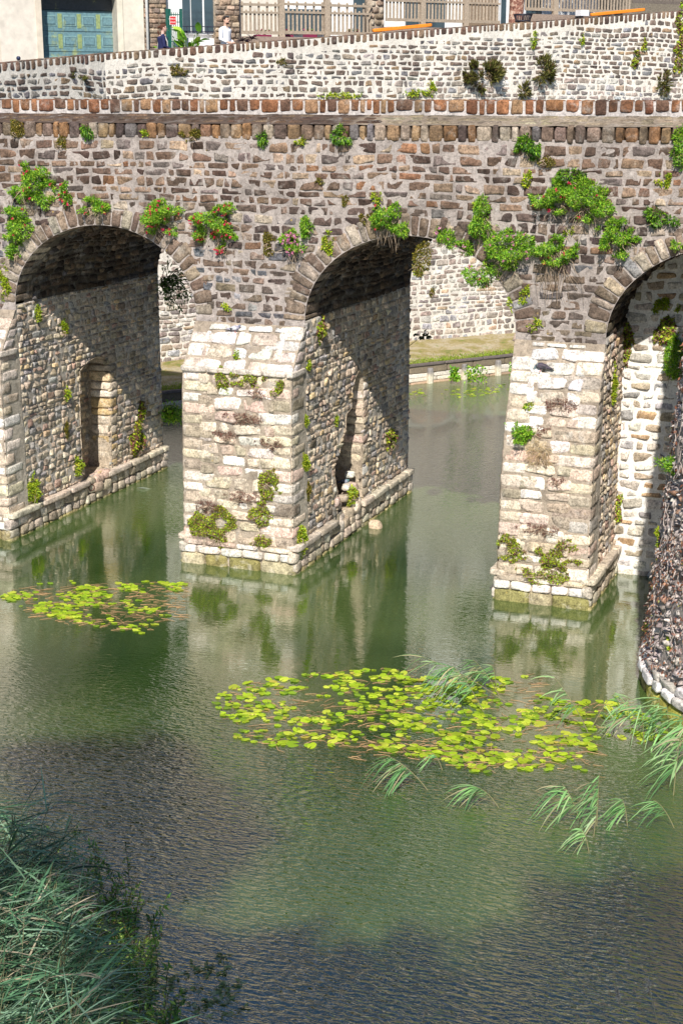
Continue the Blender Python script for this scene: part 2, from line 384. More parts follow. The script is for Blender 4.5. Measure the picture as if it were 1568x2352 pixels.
def clamp_ring(ext):
    def f(U, V):
        U = U.copy(); V = V.copy()
        for a in ARCH:
            cx, hw = az(a)
            for _ in range(1):
                dx = (U-cx)/(hw+ext); dz = (V-ZS)/(RISE+ext); r = np.sqrt(dx*dx+np.maximum(dz, 0)**2)
                ins = (r < 1) & (V > ZS-.01)
                k = np.where(ins & (r > 1e-3), 1/np.maximum(r, 1e-3), 1)
                U = np.where(ins, cx+(U-cx)*k, U); V = np.where(ins, ZS+(V-ZS)*k, V)
                low = (V <= ZS) & (np.abs(U-cx) < hw+.02)
                U = np.where(low, cx+np.sign(U-cx)*(hw+.02), U)
        return U, V
    return f
def inside_ring(u, v, ext):
    r = np.zeros_like(u, bool)
    for a in ARCH:
        cx, hw = az(a)
        r |= (((u-cx)/(hw+ext))**2+(np.maximum(v-ZS, 0)/(RISE+ext))**2 < 1) & (v > ZS-.5)
        r |= (v <= ZS) & (np.abs(u-cx) < hw)
    return r
def zlo(x):
    z = np.full_like(x, -.6)
    for a in ARCH:
        cx, hw = az(a); t = 1-((x-cx)/hw)**2
        z = np.where(t > 0, ZS+RISE*np.sqrt(np.maximum(t, 0)), z)
    return z
def spandrel(name, fn, flip):
    mb = MB()
    xs = [BX0]
    for a in ARCH:
        cx, hw = az(a); xs += list(np.arange(xs[-1]+.3, a[0]-.1, .4))+[a[0]-.0005]+list(cx-hw*np.cos(np.linspace(.0005, math.pi-.0005, 41)))+[a[1]+.0005]
    xs += list(np.arange(xs[-1]+.3, BX1, .4))+[BX1]
    xs = np.array(xs)
    def g(u, v, w):
        z0 = zlo(u); return fn(u, z0+(7.5-z0)*v, w*0+.004)
    surf(mb, g, xs, np.linspace(0, 1, 24), (.39, .335, .305), flip=flip)
    return mb
mb = spandrel('front', front, False)
lay = layout(BX0, BX1, ZS-.12, 7.42, .146, .275, .28, .6)
k = ~inside_ring(lay[:, 0], lay[:, 1], .22); lay = lay[k]
cols = palette(BROWN, len(lay), .16); dk = (lay[:, 1] < 5.6); c2 = palette(DARKS, len(lay), .12); pick = dk & (rng.random(len(lay)) < .75); cols[pick] = c2[pick]; up_ = lay[:, 1] > 6.4; cols[up_] = cols[up_]*np.array([1.10, 1.0, .90])
stones(mb, front, lay, cols, 8, 7, .014, .0075, .018, clamp=clamp_ring(.24), wave=.025, rnd=.06, jit=.20)
mb.build('front_wall', [STONE, MORTAR], bridge)
mb = spandrel('back', back, True)
lay = layout(BX0, BX1, ZS-.12, 7.4, .23, .45); lay = lay[~inside_ring(lay[:, 0], lay[:, 1], .05)]
stones(mb, back, lay, palette(BROWN, len(lay)), 5, 4, .02, .02, .01, clamp=clamp_ring(.06))
mb.build('back_wall', [STONE, MORTAR], bridge)

# voussoir rings: map (r offset, arc angle, y)
for ai, a in enumerate(ARCH):
    cx, hw = az(a); mb = MB()
    def vf(P0, P1, P2, cx=cx, hw=hw):            # P0: radial offset, P1: angle, P2: y
        nx = np.cos(P1); nz = np.sin(P1)
        ex, ez = hw*nx, RISE*nz; n = np.stack([nx/hw, nz/RISE], -1); n /= np.linalg.norm(n, axis=-1)[:, None]
        return np.stack([cx+ex+n[:, 0]*P0, P2, ZS+ez+n[:, 1]*P0], -1)
    th = 0.0
    while th < math.pi-.04:
        local = math.hypot(hw*math.sin(th), RISE*math.cos(th))
        w = rng.uniform(.11, .22)/local; w = min(w, math.pi-th)
        L = rng.uniform(.30, .44); g = .007/local
        col = palette([(.25, .19, .14, 4), (.35, .29, .23, 3), (.17, .12, .09, 4), (.26, .25, .25, 1.5), (.40, .33, .23, 1)], 1, .15)[0]
        block(mb, (L/2-.006, th+w/2, .30), (L/2, w/2-g, .325+rng.uniform(0, .012)), col, vf, 9, .006, tpl=CUBE5, fs=14)
        th += w
    mb.build('arch_ring', [STONE, MORTAR], bridge)

# vaults with side walls: one continuous masonry surface per opening
NICHE = {1: [(2.08, .52), (2.06, 1.5), (2.1, 2.3), (2.12, 2.78), (2.45, 2.93), (2.85, 2.98), (3.2, 2.88), (3.34, 2.72), (3.33, 2.0), (3.28, 1.2), (3.25, .52)],
         2: [(1.50, .55), (1.48, 1.0), (1.30, 1.35), (1.36, 1.60), (1.62, 1.72), (1.66, 1.95), (1.92, 2.05), (1.95, 2.38), (2.2, 2.45), (2.24, 2.8), (2.45, 3.0), (2.62, 3.12), (2.80, 3.0), (2.84, 2.5), (2.84, 1.8), (2.80, 1.2), (2.78, .55)]}
def inpoly(x, y, poly):
    x = np.asarray(x); y = np.asarray(y); c = np.zeros(x.shape, bool); n = len(poly)
    for i in range(n):
        x1, y1 = poly[i]; x2, y2 = poly[(i+1) % n]
        if y1 == y2: continue
        c ^= ((y1 > y) != (y2 > y)) & (x < (x2-x1)*(y-y1)/(y2-y1)+x1)
    return c
for ai, a in enumerate(ARCH):
    cx, hw = az(a)
    th = np.linspace(math.pi, 0, 60)
    pz = np.concatenate([[-.4], ZS+RISE*np.sin(th), [-.4]]); px = np.concatenate([[a[0]], cx+hw*np.cos(th), [a[1]]])
    S = np.concatenate([[0], np.cumsum(np.hypot(np.diff(px), np.diff(pz)))])
    nxs = np.concatenate([[1], -np.cos(th)/hw*1.0, [-1]]); nzs = np.concatenate([[0], -np.sin(th)/RISE, [0]])
    nn = np.hypot(nxs, nzs); nxs /= nn; nzs /= nn
    ylim = 1.5 if ai == 3 else BD
    def tf(u, v, w):
        return np.stack([np.interp(v, S, px)+np.interp(v, S, nxs)*w, u, np.interp(v, S, pz)+np.interp(v, S, nzs)*w], -1)
    poly = NICHE.get(ai)
    def nokeep(u, v, poly=poly):
        return ~inpoly(u, v-.4, poly) if poly else np.ones(np.shape(u), bool)
    # side walls: z = s-.4 on the left wall
    mb = MB()
    s1 = ZS+.4; sL = S[-1]
    us = np.arange(0, ylim+.01, .05 if poly else .25); vs = np.concatenate([np.arange(0, s1, .05 if poly else .3), [s1]])
    surf(mb, tf, us, vs, (.60, .54, .47), keep=nokeep, amp=.015)
    lay = layout(.0, ylim, .4, s1, .125, .20, .35, .5)
    lay = lay[nokeep(lay[:, 0], lay[:, 1])]
    if poly:
        def nclamp(U, V, poly=poly):
            return U, V
    stones(mb, tf, lay, palette(RUB, len(lay), .16), 6, 6, .018, .006, .022, jit=.28, wave=.05, nsc=13, rnd=.07)
    mb.build('side_wall', [RUBBLE, MORTAR], bridge)
    mb = MB()
    surf(mb, tf, np.linspace(0, ylim, 12), np.linspace(sL-s1, sL, 12), (.40, .35, .29), amp=.01)
    lay = layout(.0, ylim, sL-s1, sL, .15, .23, .3, .5)
    stones(mb, tf, lay, palette(RUB, len(lay), .15), 5, 5, .03, .010, .02, jit=.3, wave=.05, nsc=13)
    mb.build('side_wall', [RUBBLE, MORTAR], bridge)
    mb = MB()
    surf(mb, tf, np.linspace(.3, ylim, 12), np.linspace(s1, sL-s1, 50), (.10, .085, .07), amp=.01)  # vault mortar and stones darkened in colour to carry the tunnel's shade
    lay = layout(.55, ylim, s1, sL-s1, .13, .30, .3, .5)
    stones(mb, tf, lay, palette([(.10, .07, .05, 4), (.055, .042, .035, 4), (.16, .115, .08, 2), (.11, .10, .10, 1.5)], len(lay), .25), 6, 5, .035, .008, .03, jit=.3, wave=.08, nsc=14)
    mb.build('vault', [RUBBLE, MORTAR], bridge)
    if poly:      # recess in the left pier's side wall
        mb = MB(); pl = np.array(poly); dp = .55
        X = a[0]
        n = len(pl)
        for i in range(n-1):
            p, q = pl[i], pl[i+1]; m = max(2, int(np.hypot(*(q-p))/.1)+1); t = np.linspace(0, 1, m)
            yy = p[0]+(q[0]-p[0])*t; zz = p[1]+(q[1]-p[1])*t; ds = np.linspace(-.02, dp, 6)
            YY, DD = np.meshgrid(yy, ds, indexing='ij'); ZZ, _ = np.meshgrid(zz, ds, indexing='ij')
            P = np.stack([X-DD, YY, ZZ], -1); P = P+.012*vnoise(P, 9)[..., None]
            mb.add(P, grid_faces(m, 6), (.44, .36, .27), 0)
        # floor + back
        surf(mb, lambda u, v, w: np.stack([X-v, u, .52+w], -1), np.linspace(pl[0][0], pl[-1][0], 8), np.linspace(-.02, dp, 6), (.5, .42, .32), amp=.03, mat=0)
        nb = lambda u, v, w: np.stack([X-dp+w, u, v], -1)
        surf(mb, nb, np.linspace(1.2, 3.5, 12), np.linspace(.4, 3.2, 16), (.40, .35, .29), amp=.01)
        lay = layout(1.2, 3.5, .4, 3.2, .16, .26, .3, .4)
        stones(mb, nb, lay, palette(RUB, len(lay)), 6, 5, .03, .01, .02, jit=.25)
        mb.build('niche', [RUBBLE, MORTAR], bridge)
        mb = MB()     # dressed stones of the right reveal, and the sill
        z = .55
        yr = 3.28 if ai == 1 else 2.82
        while z < 2.75:
            h = rng.uniform(.07, .12); ln = rng.uniform(.12, .2)
            col = palette(CREAM, 1)[0] if (z < 2.2 or ai == 2) else palette(RUB, 1)[0]
            if ai == 1 and rng.random() < .3: col = np.array([.52, .38, .20])
            block(mb, (X-.22, yr+ln-.03*rng.random(), z+h), (.25, ln, h-.006), col, None, 6, .015, fs=9); z += 2*h
        if ai == 2:
            for (yy, zz, ss) in ((1.42, 1.05, .09), (1.5, .78, .13), (1.75, .62, .12), (2.0, .72, .10), (2.3, .66, .12), (2.1, .92, .08), (2.5, .84, .1), (2.35, .5, .16), (2.0, .42, .16), (1.7, .42, .14), (2.6, 1.05, .08)):
                block(mb, (X-.18+.15*rng.random(), yy, zz), (ss*1.1, ss*1.2, ss*.75), palette(CREAM, 1)[0], None, 3.5, .02, fs=9, rotz=rng.uniform(-.4, .4))
        else:
            for (yy, zz, ss) in ((2.3, .46, .12), (2.62, .44, .13), (2.95, .47, .13), (2.5, .30, .16), (2.9, .26, .16)):
                block(mb, (X-.02, yy, zz), (ss*1.1, ss*1.3, ss*.7), palette(CREAM, 1)[0], None, 3.5, .02, fs=9)
        mb.build('niche_quoin', [PALE, MORTAR], bridge)
    if ai == 3:
        mb = MB(); bw = lambda u, v, w: np.stack([u, 1.5-w, v], -1)
        surf(mb, bw, np.linspace(a[0]-.05, a[1]+.05, 20), np.linspace(-.4, ZS+RISE+.05, 30), (.80, .77, .72), amp=.02)
        lay = layout(a[0], a[1], -.1, ZS+RISE, .17, .30, .35, .5)
        stones(mb, bw, lay, palette([(.60, .54, .46, 5), (.46, .38, .28, 4), (.38, .36, .36, 2), (.66, .61, .55, 4), (.45, .30, .18, 1)], len(lay), .12), 7, 6, .022, .02, .022, jit=.3, wave=.05)
        mb.build('blocking_wall', [PALE, WMORTAR], bridge)

# piers: battered fronts with sloping caps
def prof(pts):
    z = np.array([p[0] for p in pts]); d = np.array([p[1] for p in pts])
    return lambda v: np.interp(v, z, d)
PR = {'b': prof([(-1, .66), (0, .66), (3.0, .63), (3.50, .58), (3.52, .60), (3.9, .32), (4.28, .03), (4.5, .0)]),
      'c': prof([(-1, .66), (0, .66), (2.0, .62), (2.9, .50), (3.4, .33), (3.9, .16), (4.3, .02), (4.5, 0)])}
PIERS = [(-8.0, -5.85, 'b'), (-2.1, 0.0, 'b'), (3.75, 5.25, 'c'), (-17, -11.8, 'b'), (9.05, 14, 'b')]
for (x0, x1, pk) in PIERS:
    pr = PR[pk]; mb = MB(); top = 4.3
    def pf(u, v, w): return np.stack([u, -pr(v)-w, v], -1)
    def ex(v): return .035*np.clip(1-v/3.4, 0, 1)
    surf(mb, pf, np.linspace(x0-.0, x1+.0, 14), np.linspace(-.4, top, 40), (.38, .31, .24), amp=.01)
    for X, sg in ((x0, -1), (x1, 1)):
        def sf(u, v, w): return np.stack([X+sg*(w+ex(v)), -pr(v)*(1-u), v], -1)
        surf(mb, sf, np.linspace(0, 1, 6), np.linspace(-.4, top, 40), (.50, .44, .36), amp=.008, flip=(sg > 0))
        z = .44; i = 0
        while z < top-.04:                      # quoins wrap the corner
            h = rng.uniform(.085, .125); zc = z+h
            if zc+h > top: h = (top-z)/2; zc = z+h
            d = float(pr(zc)); L = .34 if i % 2 else .22; S = min(.17 if i % 2 else .30, max(d/2, .02)); e = float(ex(zc))
            c = palette(CREAM if zc < 3.5 else [(.66, .58, .50, 3), (.72, .66, .60, 3), (.58, .46, .38, 2)], 1, .1)[0]
            if sg > 0 and zc > 1 and rng.random() < .25: c = c*.62
            if d > .08:
                slope = zc > 3.5 if pk == 'b' else zc > 2.9
                fnq = lambda a_, b_, c_: np.stack([a_, b_-(pr(c_)-d), c_], -1)
                block(mb, (X-sg*(L-.012-e), -d+S-.015, zc), (L, S, h-.006), c, fnq, 8, .010, fs=8)
            z += 2*h; i += 1
    lay = layout(x0+.30, x1-.30, .44, 3.50 if pk == 'b' else 2.95, .205, .40, .25, .5)
    stones(mb, pf, lay, palette(CREAM, len(lay), .13), 8, 7, .022, .010, .020, jit=.22, wave=.02)
    lay = layout(x0+.28, x1-.28, 3.52 if pk == 'b' else 2.96, 4.28, .20, .42, .2, .4)
    stones(mb, pf, lay, palette([(.70, .64, .57, 3), (.74, .70, .66, 3), (.60, .48, .40, 2)], len(lay), .08), 8, 7, .028, .009, .016, jit=.2)
    if pk == 'b':                                # drip edge under the cap
        x = x0-.03
        while x < x1+.02:
            w = min(rng.uniform(.35, .6), x1+.04-x)
            block(mb, (x+w/2, -.62+.27, 3.545), (w/2-.004, .30, .05), (.64, .56, .48), None, 10, .005, fs=6); x += w
    pier = mb.build('pier', [PALE, MORTAR], bridge)
    # plinth courses
    mb = MB()
    for (zc, h, pro, cs, sx) in ((.06, .14, .075, [(.26, .23, .09, 4), (.34, .28, .14, 2), (.44, .38, .24, 1.5)], .5), (.27, .075, .07, [(.78, .73, .64, 3), (.68, .60, .50, 2)], .38), (.395, .05, .04, CREAM, .5)):
        x = x0-pro
        while x < x1+pro-.02:
            w = min(rng.uniform(.7, 1.3)*sx, x1+pro-x)
            if x1+pro-(x+w) < .12: w = x1+pro-x
            block(mb, (x+w/2, -.66-pro+.3, zc), (w/2-.006, .30+rng.uniform(0, .015), h-.005), palette(cs, 1, .1)[0], None, 8, .014, fs=6); x += w
    for X, sg, yl in ((x0, -1, BD), (x1, 1, BD)):
        if X < BX0+.1 or X > BX1-.1: continue
        if abs(X-5.25) < .01: yl = 1.45
        nx0 = {-5.85: (2.0, 3.0), 0.0: (1.62, 2.62)}.get(X)
        y = -.70
        while y < yl:
            w = rng.uniform(.55, 1.1); w = min(w, yl+.05-y)
            if not (nx0 and sg > 0 and y+w*.6 > nx0[0] and y+w*.4 < nx0[1]):
                block(mb, (X+sg*.02, y+w/2, .46), (.13, w/2-.006, .055), palette([(.62, .54, .42, 3), (.54, .45, .36, 2)], 1, .08)[0], lambda a_, b_, c_: np.stack([a_, b_, c_-(np.abs(a_-X))*.25*0], -1), 9, .006, fs=5)
            y += w
        y = -.72
        while y < yl:
            w = rng.uniform(.16, .36); w = min(w, yl+.05-y)
            for zc, h in ((.30, .095), (.12, .09), (-.05, .10)):
                block(mb, (X+sg*(.0+.03*rng.random()), y+w/2+rng.uniform(-.05, .05), zc+rng.uniform(-.015, .015)), (.09, w/2, h), palette([(.52, .44, .34, 3), (.40, .33, .24, 2), (.60, .52, .42, 2)] if zc > .1 else [(.30, .26, .12, 3), (.22, .20, .10, 2)], 1)[0], None, 4.5, .02, tpl=CUBE3, fs=8)
            y += w
    po = mb.build('plinth', [PALE, MORTAR]); po.parent = pier
# parapets
par = MB()
cop = lambda u, v, w: np.stack([u, v, 7.70+.15*np.clip(v, 0, .62)/.62*1.0+w], -1)
surf(par, cop, np.arange(BX0, BX1, .3), np.linspace(0, .62, 8), (.42, .38, .34), amp=.012)
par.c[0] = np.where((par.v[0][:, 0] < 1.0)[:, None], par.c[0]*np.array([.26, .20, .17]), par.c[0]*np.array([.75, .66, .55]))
surf(par, lambda u, v, w: np.stack([u, .62+0*u, v], -1), np.arange(BX0, BX1, .5), np.linspace(6.8, 7.85, 4), (.42, .38, .34), flip=True)
surf(par, lambda u, v, w: np.stack([u, .62+(BD-1.0)*v, 6.9+w], -1), np.arange(BX0, BX1, .5), np.linspace(0, 1, 8), (.2, .19, .18), amp=.01)
x = BX0
while x < BX1:
    w = rng.uniform(.12, .26)
    block(par, (x+w/2, .12, 7.575), (w/2-.012, .135+rng.uniform(0, .02), rng.uniform(.115, .145)), palette(BROWN if rng.random() < .5 else [(.28, .18, .10, 3), (.24, .13, .065, 3), (.18, .13, .09, 1)], 1, .15)[0], None, 8, .012, fs=12)
    x += w
par.build('front_parapet', [STONE, MORTAR], bridge)
slab = MB()
lay = []
for r_ in range(3):
    x = BX0
    while x < BX1:
        w = rng.uniform(.22, .55); lay.append((x+w/2, .10+.18*r_+.09, w/2, .088)); x += w
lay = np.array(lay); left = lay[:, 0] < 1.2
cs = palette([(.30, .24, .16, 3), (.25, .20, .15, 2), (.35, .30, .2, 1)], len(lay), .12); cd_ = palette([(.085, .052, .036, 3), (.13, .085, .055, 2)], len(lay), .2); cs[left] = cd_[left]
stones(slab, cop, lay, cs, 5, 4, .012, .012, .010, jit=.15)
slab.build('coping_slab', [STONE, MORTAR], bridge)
bp = MB()
yb = 5.12
bf = lambda u, v, w: np.stack([u, yb-w, v], -1)
surf(bp, bf, np.arange(BX0, BX1+.1, .3), np.linspace(6.8, 8.06, 10), (.56, .51, .48), amp=.01)
surf(bp, lambda u, v, w: np.stack([u, yb+v, 8.06+w], -1), np.arange(BX0, BX1+.1, .3), np.linspace(0, .5, 4), (.5, .46, .43), amp=.01)
surf(bp, lambda u, v, w: np.stack([u, yb+.5+w, v], -1), np.arange(BX0, BX1+.1, .4), np.linspace(6.8, 8.06, 4), (.5, .46, .43), flip=True)
lay = layout(BX0, BX1, 7.2, 7.76, .15, .4); stones(bp, bf, lay, palette(BROWN, len(lay)), 6, 5, .02, .018, .01)
x = BX0
while x < BX1:
    w = rng.uniform(.13, .30) if rng.random() < .85 else rng.uniform(.3, .42)
    hh = rng.uniform(.10, .145)
    block(bp, (x+w/2, yb+.12, 8.085-hh), (w/2-.016, .15, hh), palette(RUST, 1, .15)[0], None, 7, .012, fs=12); x += w
bp.build('back_parapet', [STONE, MORTAR], bridge)

# ---- upper retaining wall
WL = 34.0
uw = thing('retaining_wall', 'tall retaining wall of dark stones in white mortar beyond the bridge', 'wall', (*WA, .7))
def wf(u, v, w):
    return np.stack([WA[0]+WD[0]*u+WN[0]*w, WA[1]+WD[1]*u+WN[1]*w, v], -1)
D2 = unit(np.array([-.30, -1.0])); N2 = np.array([-D2[1], D2[0]])       # the short leg that turns toward the bridge
def wf2(u, v, w):
    return np.stack([WA[0]+D2[0]*u+N2[0]*w, WA[1]+D2[1]*u+N2[1]*w, v], -1)
zt2 = lambda u: 9.28-.085*u
for fn_, L_, zt in ((wf, WL, ztop), (wf2, 9.0, zt2)):
    mb = MB()
    g = lambda u, v, w: fn_(u, .4+(zt(u)-.05-.4)*v, w)
    surf(mb, g, np.linspace(0, L_, 80), np.linspace(0, 1, 30), (.72, .67, .60), amp=.015, flip=(fn_ is wf2))
    lay = layout(0, L_, .7, zt(L_/1) if fn_ is wf else 9.0, .165, .30, .34, .5)
    lay = lay[lay[:, 1] < zt(lay[:, 0])-.36]
    sm = np.where(rng.random(len(lay)) < .92, 1, .6); lay[:, 2] *= sm
    c = palette(WSTONE, len(lay), .15); low = (lay[:, 1] < 5) | (lay[:, 1] < 8.55)*(lay[:, 0] > 9); c[low] = c[low]*1.35+.09
    lay[low, 2:] *= 1.07
    stones(mb, fn_, lay, c, 7, 6, .014, .014, .014, jit=.30, wave=.10, rnd=.16)
    mb.build('wall_face', [STONE, WMORTAR], uw)
    mb = MB(); x = 0.0
    while x < L_:
        w = rng.uniform(.12, .26); hh = rng.uniform(.10, .14)
        fnb = lambda a_, b_, c_: fn_(a_, zt(a_)-.02+c_, b_)
        block(mb, (x+w/2, -.15, -hh), (w/2-.018, .17, hh), palette([(.17, .105, .075, 4), (.13, .085, .07, 3), (.22, .15, .10, 2)], 1, .15)[0], fnb, 5, .010, fs=10, tpl=CUBE5); x += w
    surf(mb, lambda u, v, w: fn_(u, zt(u)-.035+w, -v), np.linspace(0, L_, 60), np.linspace(0, .45, 4), (.36, .33, .30), amp=.01, flip=(fn_ is wf))
    surf(mb, lambda u, v, w: fn_(u, zt(u)-1.1+1.06*v, -.45+0*u), np.linspace(0, L_, 40), np.linspace(0, 1, 3), (.4, .37, .34))
    mb.build('coping', [STONE, MORTAR], uw)
# road behind it
mb = MB(); surf(mb, lambda u, v, w: np.stack([WA[0]+WD[0]*u-WN[0]*(v+.4), WA[1]+WD[1]*u-WN[1]*(v+.4), ztop(u)-1.05+w], -1), np.linspace(-14, 60, 20), np.linspace(0, 200, 10), (.12, .12, .12), mat=0)
tag(mb.build('road', simple('asphalt', (.09, .088, .085), .9, .2, 8, .4)), kind='structure')
# ledge with grass and timber revetment
RA = np.array([-4.07, 17.16]); RD = unit(np.array([.605, .796])); RN = np.array([RD[1], -RD[0]])
mb = MB()
def ledge(u, v, w):
    x0 = RA[0]+RD[0]*u; y0 = RA[1]+RD[1]*u; sW = u+4.3; x1 = WA[0]+WD[0]*(u+11.0); y1 = WA[1]+WD[1]*(u+11.0)
    return np.stack([x0+(x1-x0)*v, y0+(y1-y0)*v, .58+.17*v+w], -1)
surf(mb, ledge, np.linspace(-16, 24, 120), np.linspace(0, 1, 24), (.3, .26, .16), amp=.03, sc_=2.0, mat=0)
def turf():
    m, n, l, p = nodemat('dry_turf'); tc = n.new('ShaderNodeTexCoord').outputs['Object']
    a = noise_node(n, l, 1.6, 8, .7, tc, .4)
    r = ramp(n, l, a.outputs[0], [(.34, (.16, .20, .03)), (.46, (.34, .27, .10)), (.58, (.48, .40, .28)), (.7, (.24, .26, .06))])
    b = noise_node(n, l, 26, 4, .7, tc); rb = ramp(n, l, b.outputs[0], [(.3, .6), (.7, 1.35)])
    l.new(mixc(n, l, 'MULTIPLY', 1, r.outputs[0], rb.outputs[0]), p.inputs['Base Color']); p.inputs['Roughness'].default_value = .95
    bu = n.new('ShaderNodeBump'); bu.inputs['Distance'].default_value = .04; l.new(b.outputs[0], bu.inputs['Height']); l.new(bu.outputs[0], p.inputs['Normal'])
    return m
tag(mb.build('grass_bank', turf()), kind='structure')
rv = thing('timber_revetment', 'low timber and plank revetment edging the far grass ledge at the water', 'revetment', (*RA, 0))
def rf(u, v, w): return np.stack([RA[0]+RD[0]*u+RN[0]*w, RA[1]+RD[1]*u+RN[1]*w, v], -1)
mb = MB()
for k_, (z0, z1, c, o) in enumerate(((-.3, .06, (.36, .25, .17), .05), (.06, .17, (.62, .56, .46), .02), (.17, .30, (.66, .60, .52), .012), (.30, .53, (.20, .16, .11), .02), (.52, .60, (.16, .13, .12), .06))):
    u = -16.0
    while u < 24:
        w = rng.uniform(.8, 1.6)
        block(mb, (u+w/2, (z0+z1)/2, o-.06), (w/2-.004, (z1-z0)/2-.003, .06), np.array(c)*rng.uniform(.8, 1.15), rf, 12, .006, fs=6, tpl=CUBE5); u += w
mb.build('plank', WOOD, rv)
for u in np.arange(-15.3, 22, 1.24):
    mb = MB()
    block(mb, (u, .04, .10), (.075, .42, .07), (.24, .22, .21), rf, 8, .006, fs=8)
    V = mb.v[0]; zc = V[:, 2]; mb.c[0] = np.where((zc < .26)[:, None], np.array([.60, .54, .42])[None], mb.c[0])
    mb.build('post', WOOD, rv)

# ================================================================ BASTION TOWER at the right edge
def depth_of(P): return float(np.dot(np.asarray(P)-CAM, FW))
def at_depth(px, py, d): return CAM + ray(px, py)*d
TC = np.array([9.7, -2.7])
tower = thing('bastion_tower', 'round bastion clad in dead brown creeper at the right edge, with white foot ring', 'tower', (TC[0], TC[1], 0))
def trad(z): return 3.04-.075*np.clip(z, -1, 9)
def tfm(u, v, w):
    r = trad(v)+w; return np.stack([TC[0]+r*np.cos(u), TC[1]+r*np.sin(u), v], -1)
mb = MB(); surf(mb, tfm, np.linspace(-math.pi, math.pi, 120), np.linspace(-.5, 8.3, 60), (.34, .29, .27), amp=.05, sc_=5)
lay = layout(-3.4*1.0, -1.0, .30, 8.2, .10, .055, .5, .5); 
stones(mb, tfm, lay, palette([(.56, .48, .45, 4), (.40, .33, .31, 4), (.68, .60, .54, 3), (.34, .20, .14, 1.5)], len(lay), .2), 6, 5, .04, .012, .05, jit=.5, wave=.1, nsc=12, rnd=.3)
surf(mb, lambda u, v, w: np.stack([TC[0]+v*np.cos(u), TC[1]+v*np.sin(u), 8.3+w], -1), np.linspace(-math.pi, math.pi, 60), np.linspace(0.01, 2.45, 6), (.3, .26, .24), amp=.03)
tower_wall = mb.build('tower_wall', [RUBBLE, RUBBLE], tower)
mb = MB()
for zc, h, pro, pal in ((.05, .15, .07, [(.42, .38, .08, 3), (.36, .33, .12, 2)]), (.27, .07, .10, [(.78, .74, .70, 3), (.68, .64, .60, 2)]), (.40, .06, .05, [(.74, .70, .66, 3), (.6, .55, .5, 2)])):
    th = -math.pi-.4
    while th < -.8:
        w = rng.uniform(.07, .16)
        block(mb, (pro-.15, th+w/2, zc+rng.uniform(-.01, .01)), (.17, w/2-.003, h-.006), palette(pal, 1)[0]*.85, lambda a_, b_, c_: np.stack([TC[0]+(3.03+a_)*np.cos(b_), TC[1]+(3.03+a_)*np.sin(b_), c_], -1), 9, .02, fs=9); th += w
mb.build('foot_ring', [PALE], tower)
# creeper over it
cr = thing('creeper', 'dead rust-brown creeper with grey stems matted over the round bastion', 'climbing plant', tuple(tfm(np.array([-2.6]), np.array([.5]), np.array([0.]))[0]))
mb = MB()
for i in range(240):
    u = rng.uniform(-3.5, -1.4); v = rng.uniform(.35, 4); pts = []
    for j in range(8):
        pts.append(tfm(np.array([u]), np.array([v]), np.array([.05+.03*rng.random()]))[0]); u += rng.normal(0, .02); v += rng.uniform(-.02, .13)
    tube(mb, pts, rng.uniform(.004, .011), np.array([.36, .30, .27])*rng.uniform(.6, 1.5), 4, close=False)
mb.build('stem', TWIG, cr)
mb = MB(); n = 15000
u = rng.uniform(-3.6, -1.2, n); v = rng.uniform(.35, 6.5, n)
keep = vnoise(np.stack([u*3, v, 0*u], -1), 2.2)+.5*vnoise(np.stack([u*3, v, 0*u], -1), 6) > -.12
u = u[keep]; v = v[keep]; n = len(u)
P = tfm(u, v, .03+.08*rng.random(n)); nr = np.stack([np.cos(u), np.sin(u), 0*u], -1)
leaves(mb, P, nr*.4+rng.standard_normal((n, 3))*.5+np.array([0, 0, -.9]), rng.uniform(.03, .075, n), rng.uniform(.015, .035, n), palette([(.28, .11, .06, 5), (.17, .08, .06, 3), (.42, .24, .15, 2), (.52, .44, .40, 4), (.30, .30, .08, .5)], n, .25))
mb.build('foliage', LEAF, cr)

# ================================================================ OUT-OF-FRAME SHADE: plane trees, crowns shaped to shade the water
BARK = simple('bark', (.16, .13, .10), .9, .35, 14, .6)
def canopy_tree(label, base, blobs):
    t = thing('plane_tree', label, 'tree', base)
    mb = MB(); cz = np.mean([b[2] for b in blobs]); cc = np.mean(np.array([b[:3] for b in blobs]), 0)
    tube(mb, [base, (base[0]*.9+cc[0]*.1, base[1]*.9+cc[1]*.1, cz*.4), (base[0]*.6+cc[0]*.4, base[1]*.6+cc[1]*.4, cz*.8)], [.35, .28, .18], (.2, .2, .2), 8)
    for b in blobs: tube(mb, [(base[0]*.6+cc[0]*.4, base[1]*.6+cc[1]*.4, cz*.78), ((cc[0]+b[0])/2, (cc[1]+b[1])/2, b[2]-.5), b[:3]], [.12, .06, .02], (.2, .2, .2), 6)
    mb.build('trunk', BARK, t)
    mb = MB()
    for (x, y, z, r) in blobs:
        n = int(620*r*r); d = rng.standard_normal((n, 3))*.52
        P = np.array([x, y, z])+d*np.array([r, r, r*.8])
        leaves(mb, P, rng.standard_normal((n, 3)), rng.uniform(.14, .24, n), rng.uniform(.12, .2, n), palette([(.05, .11, .02, 1)], n, .2))
    mb.build('crown', LEAF, t)
def blob(px, py, r, h=24.0):
    p = at_z(px, py); return (p[0]+SUN.x/SUN.z*h, p[1]+SUN.y/SUN.z*h, h, r)
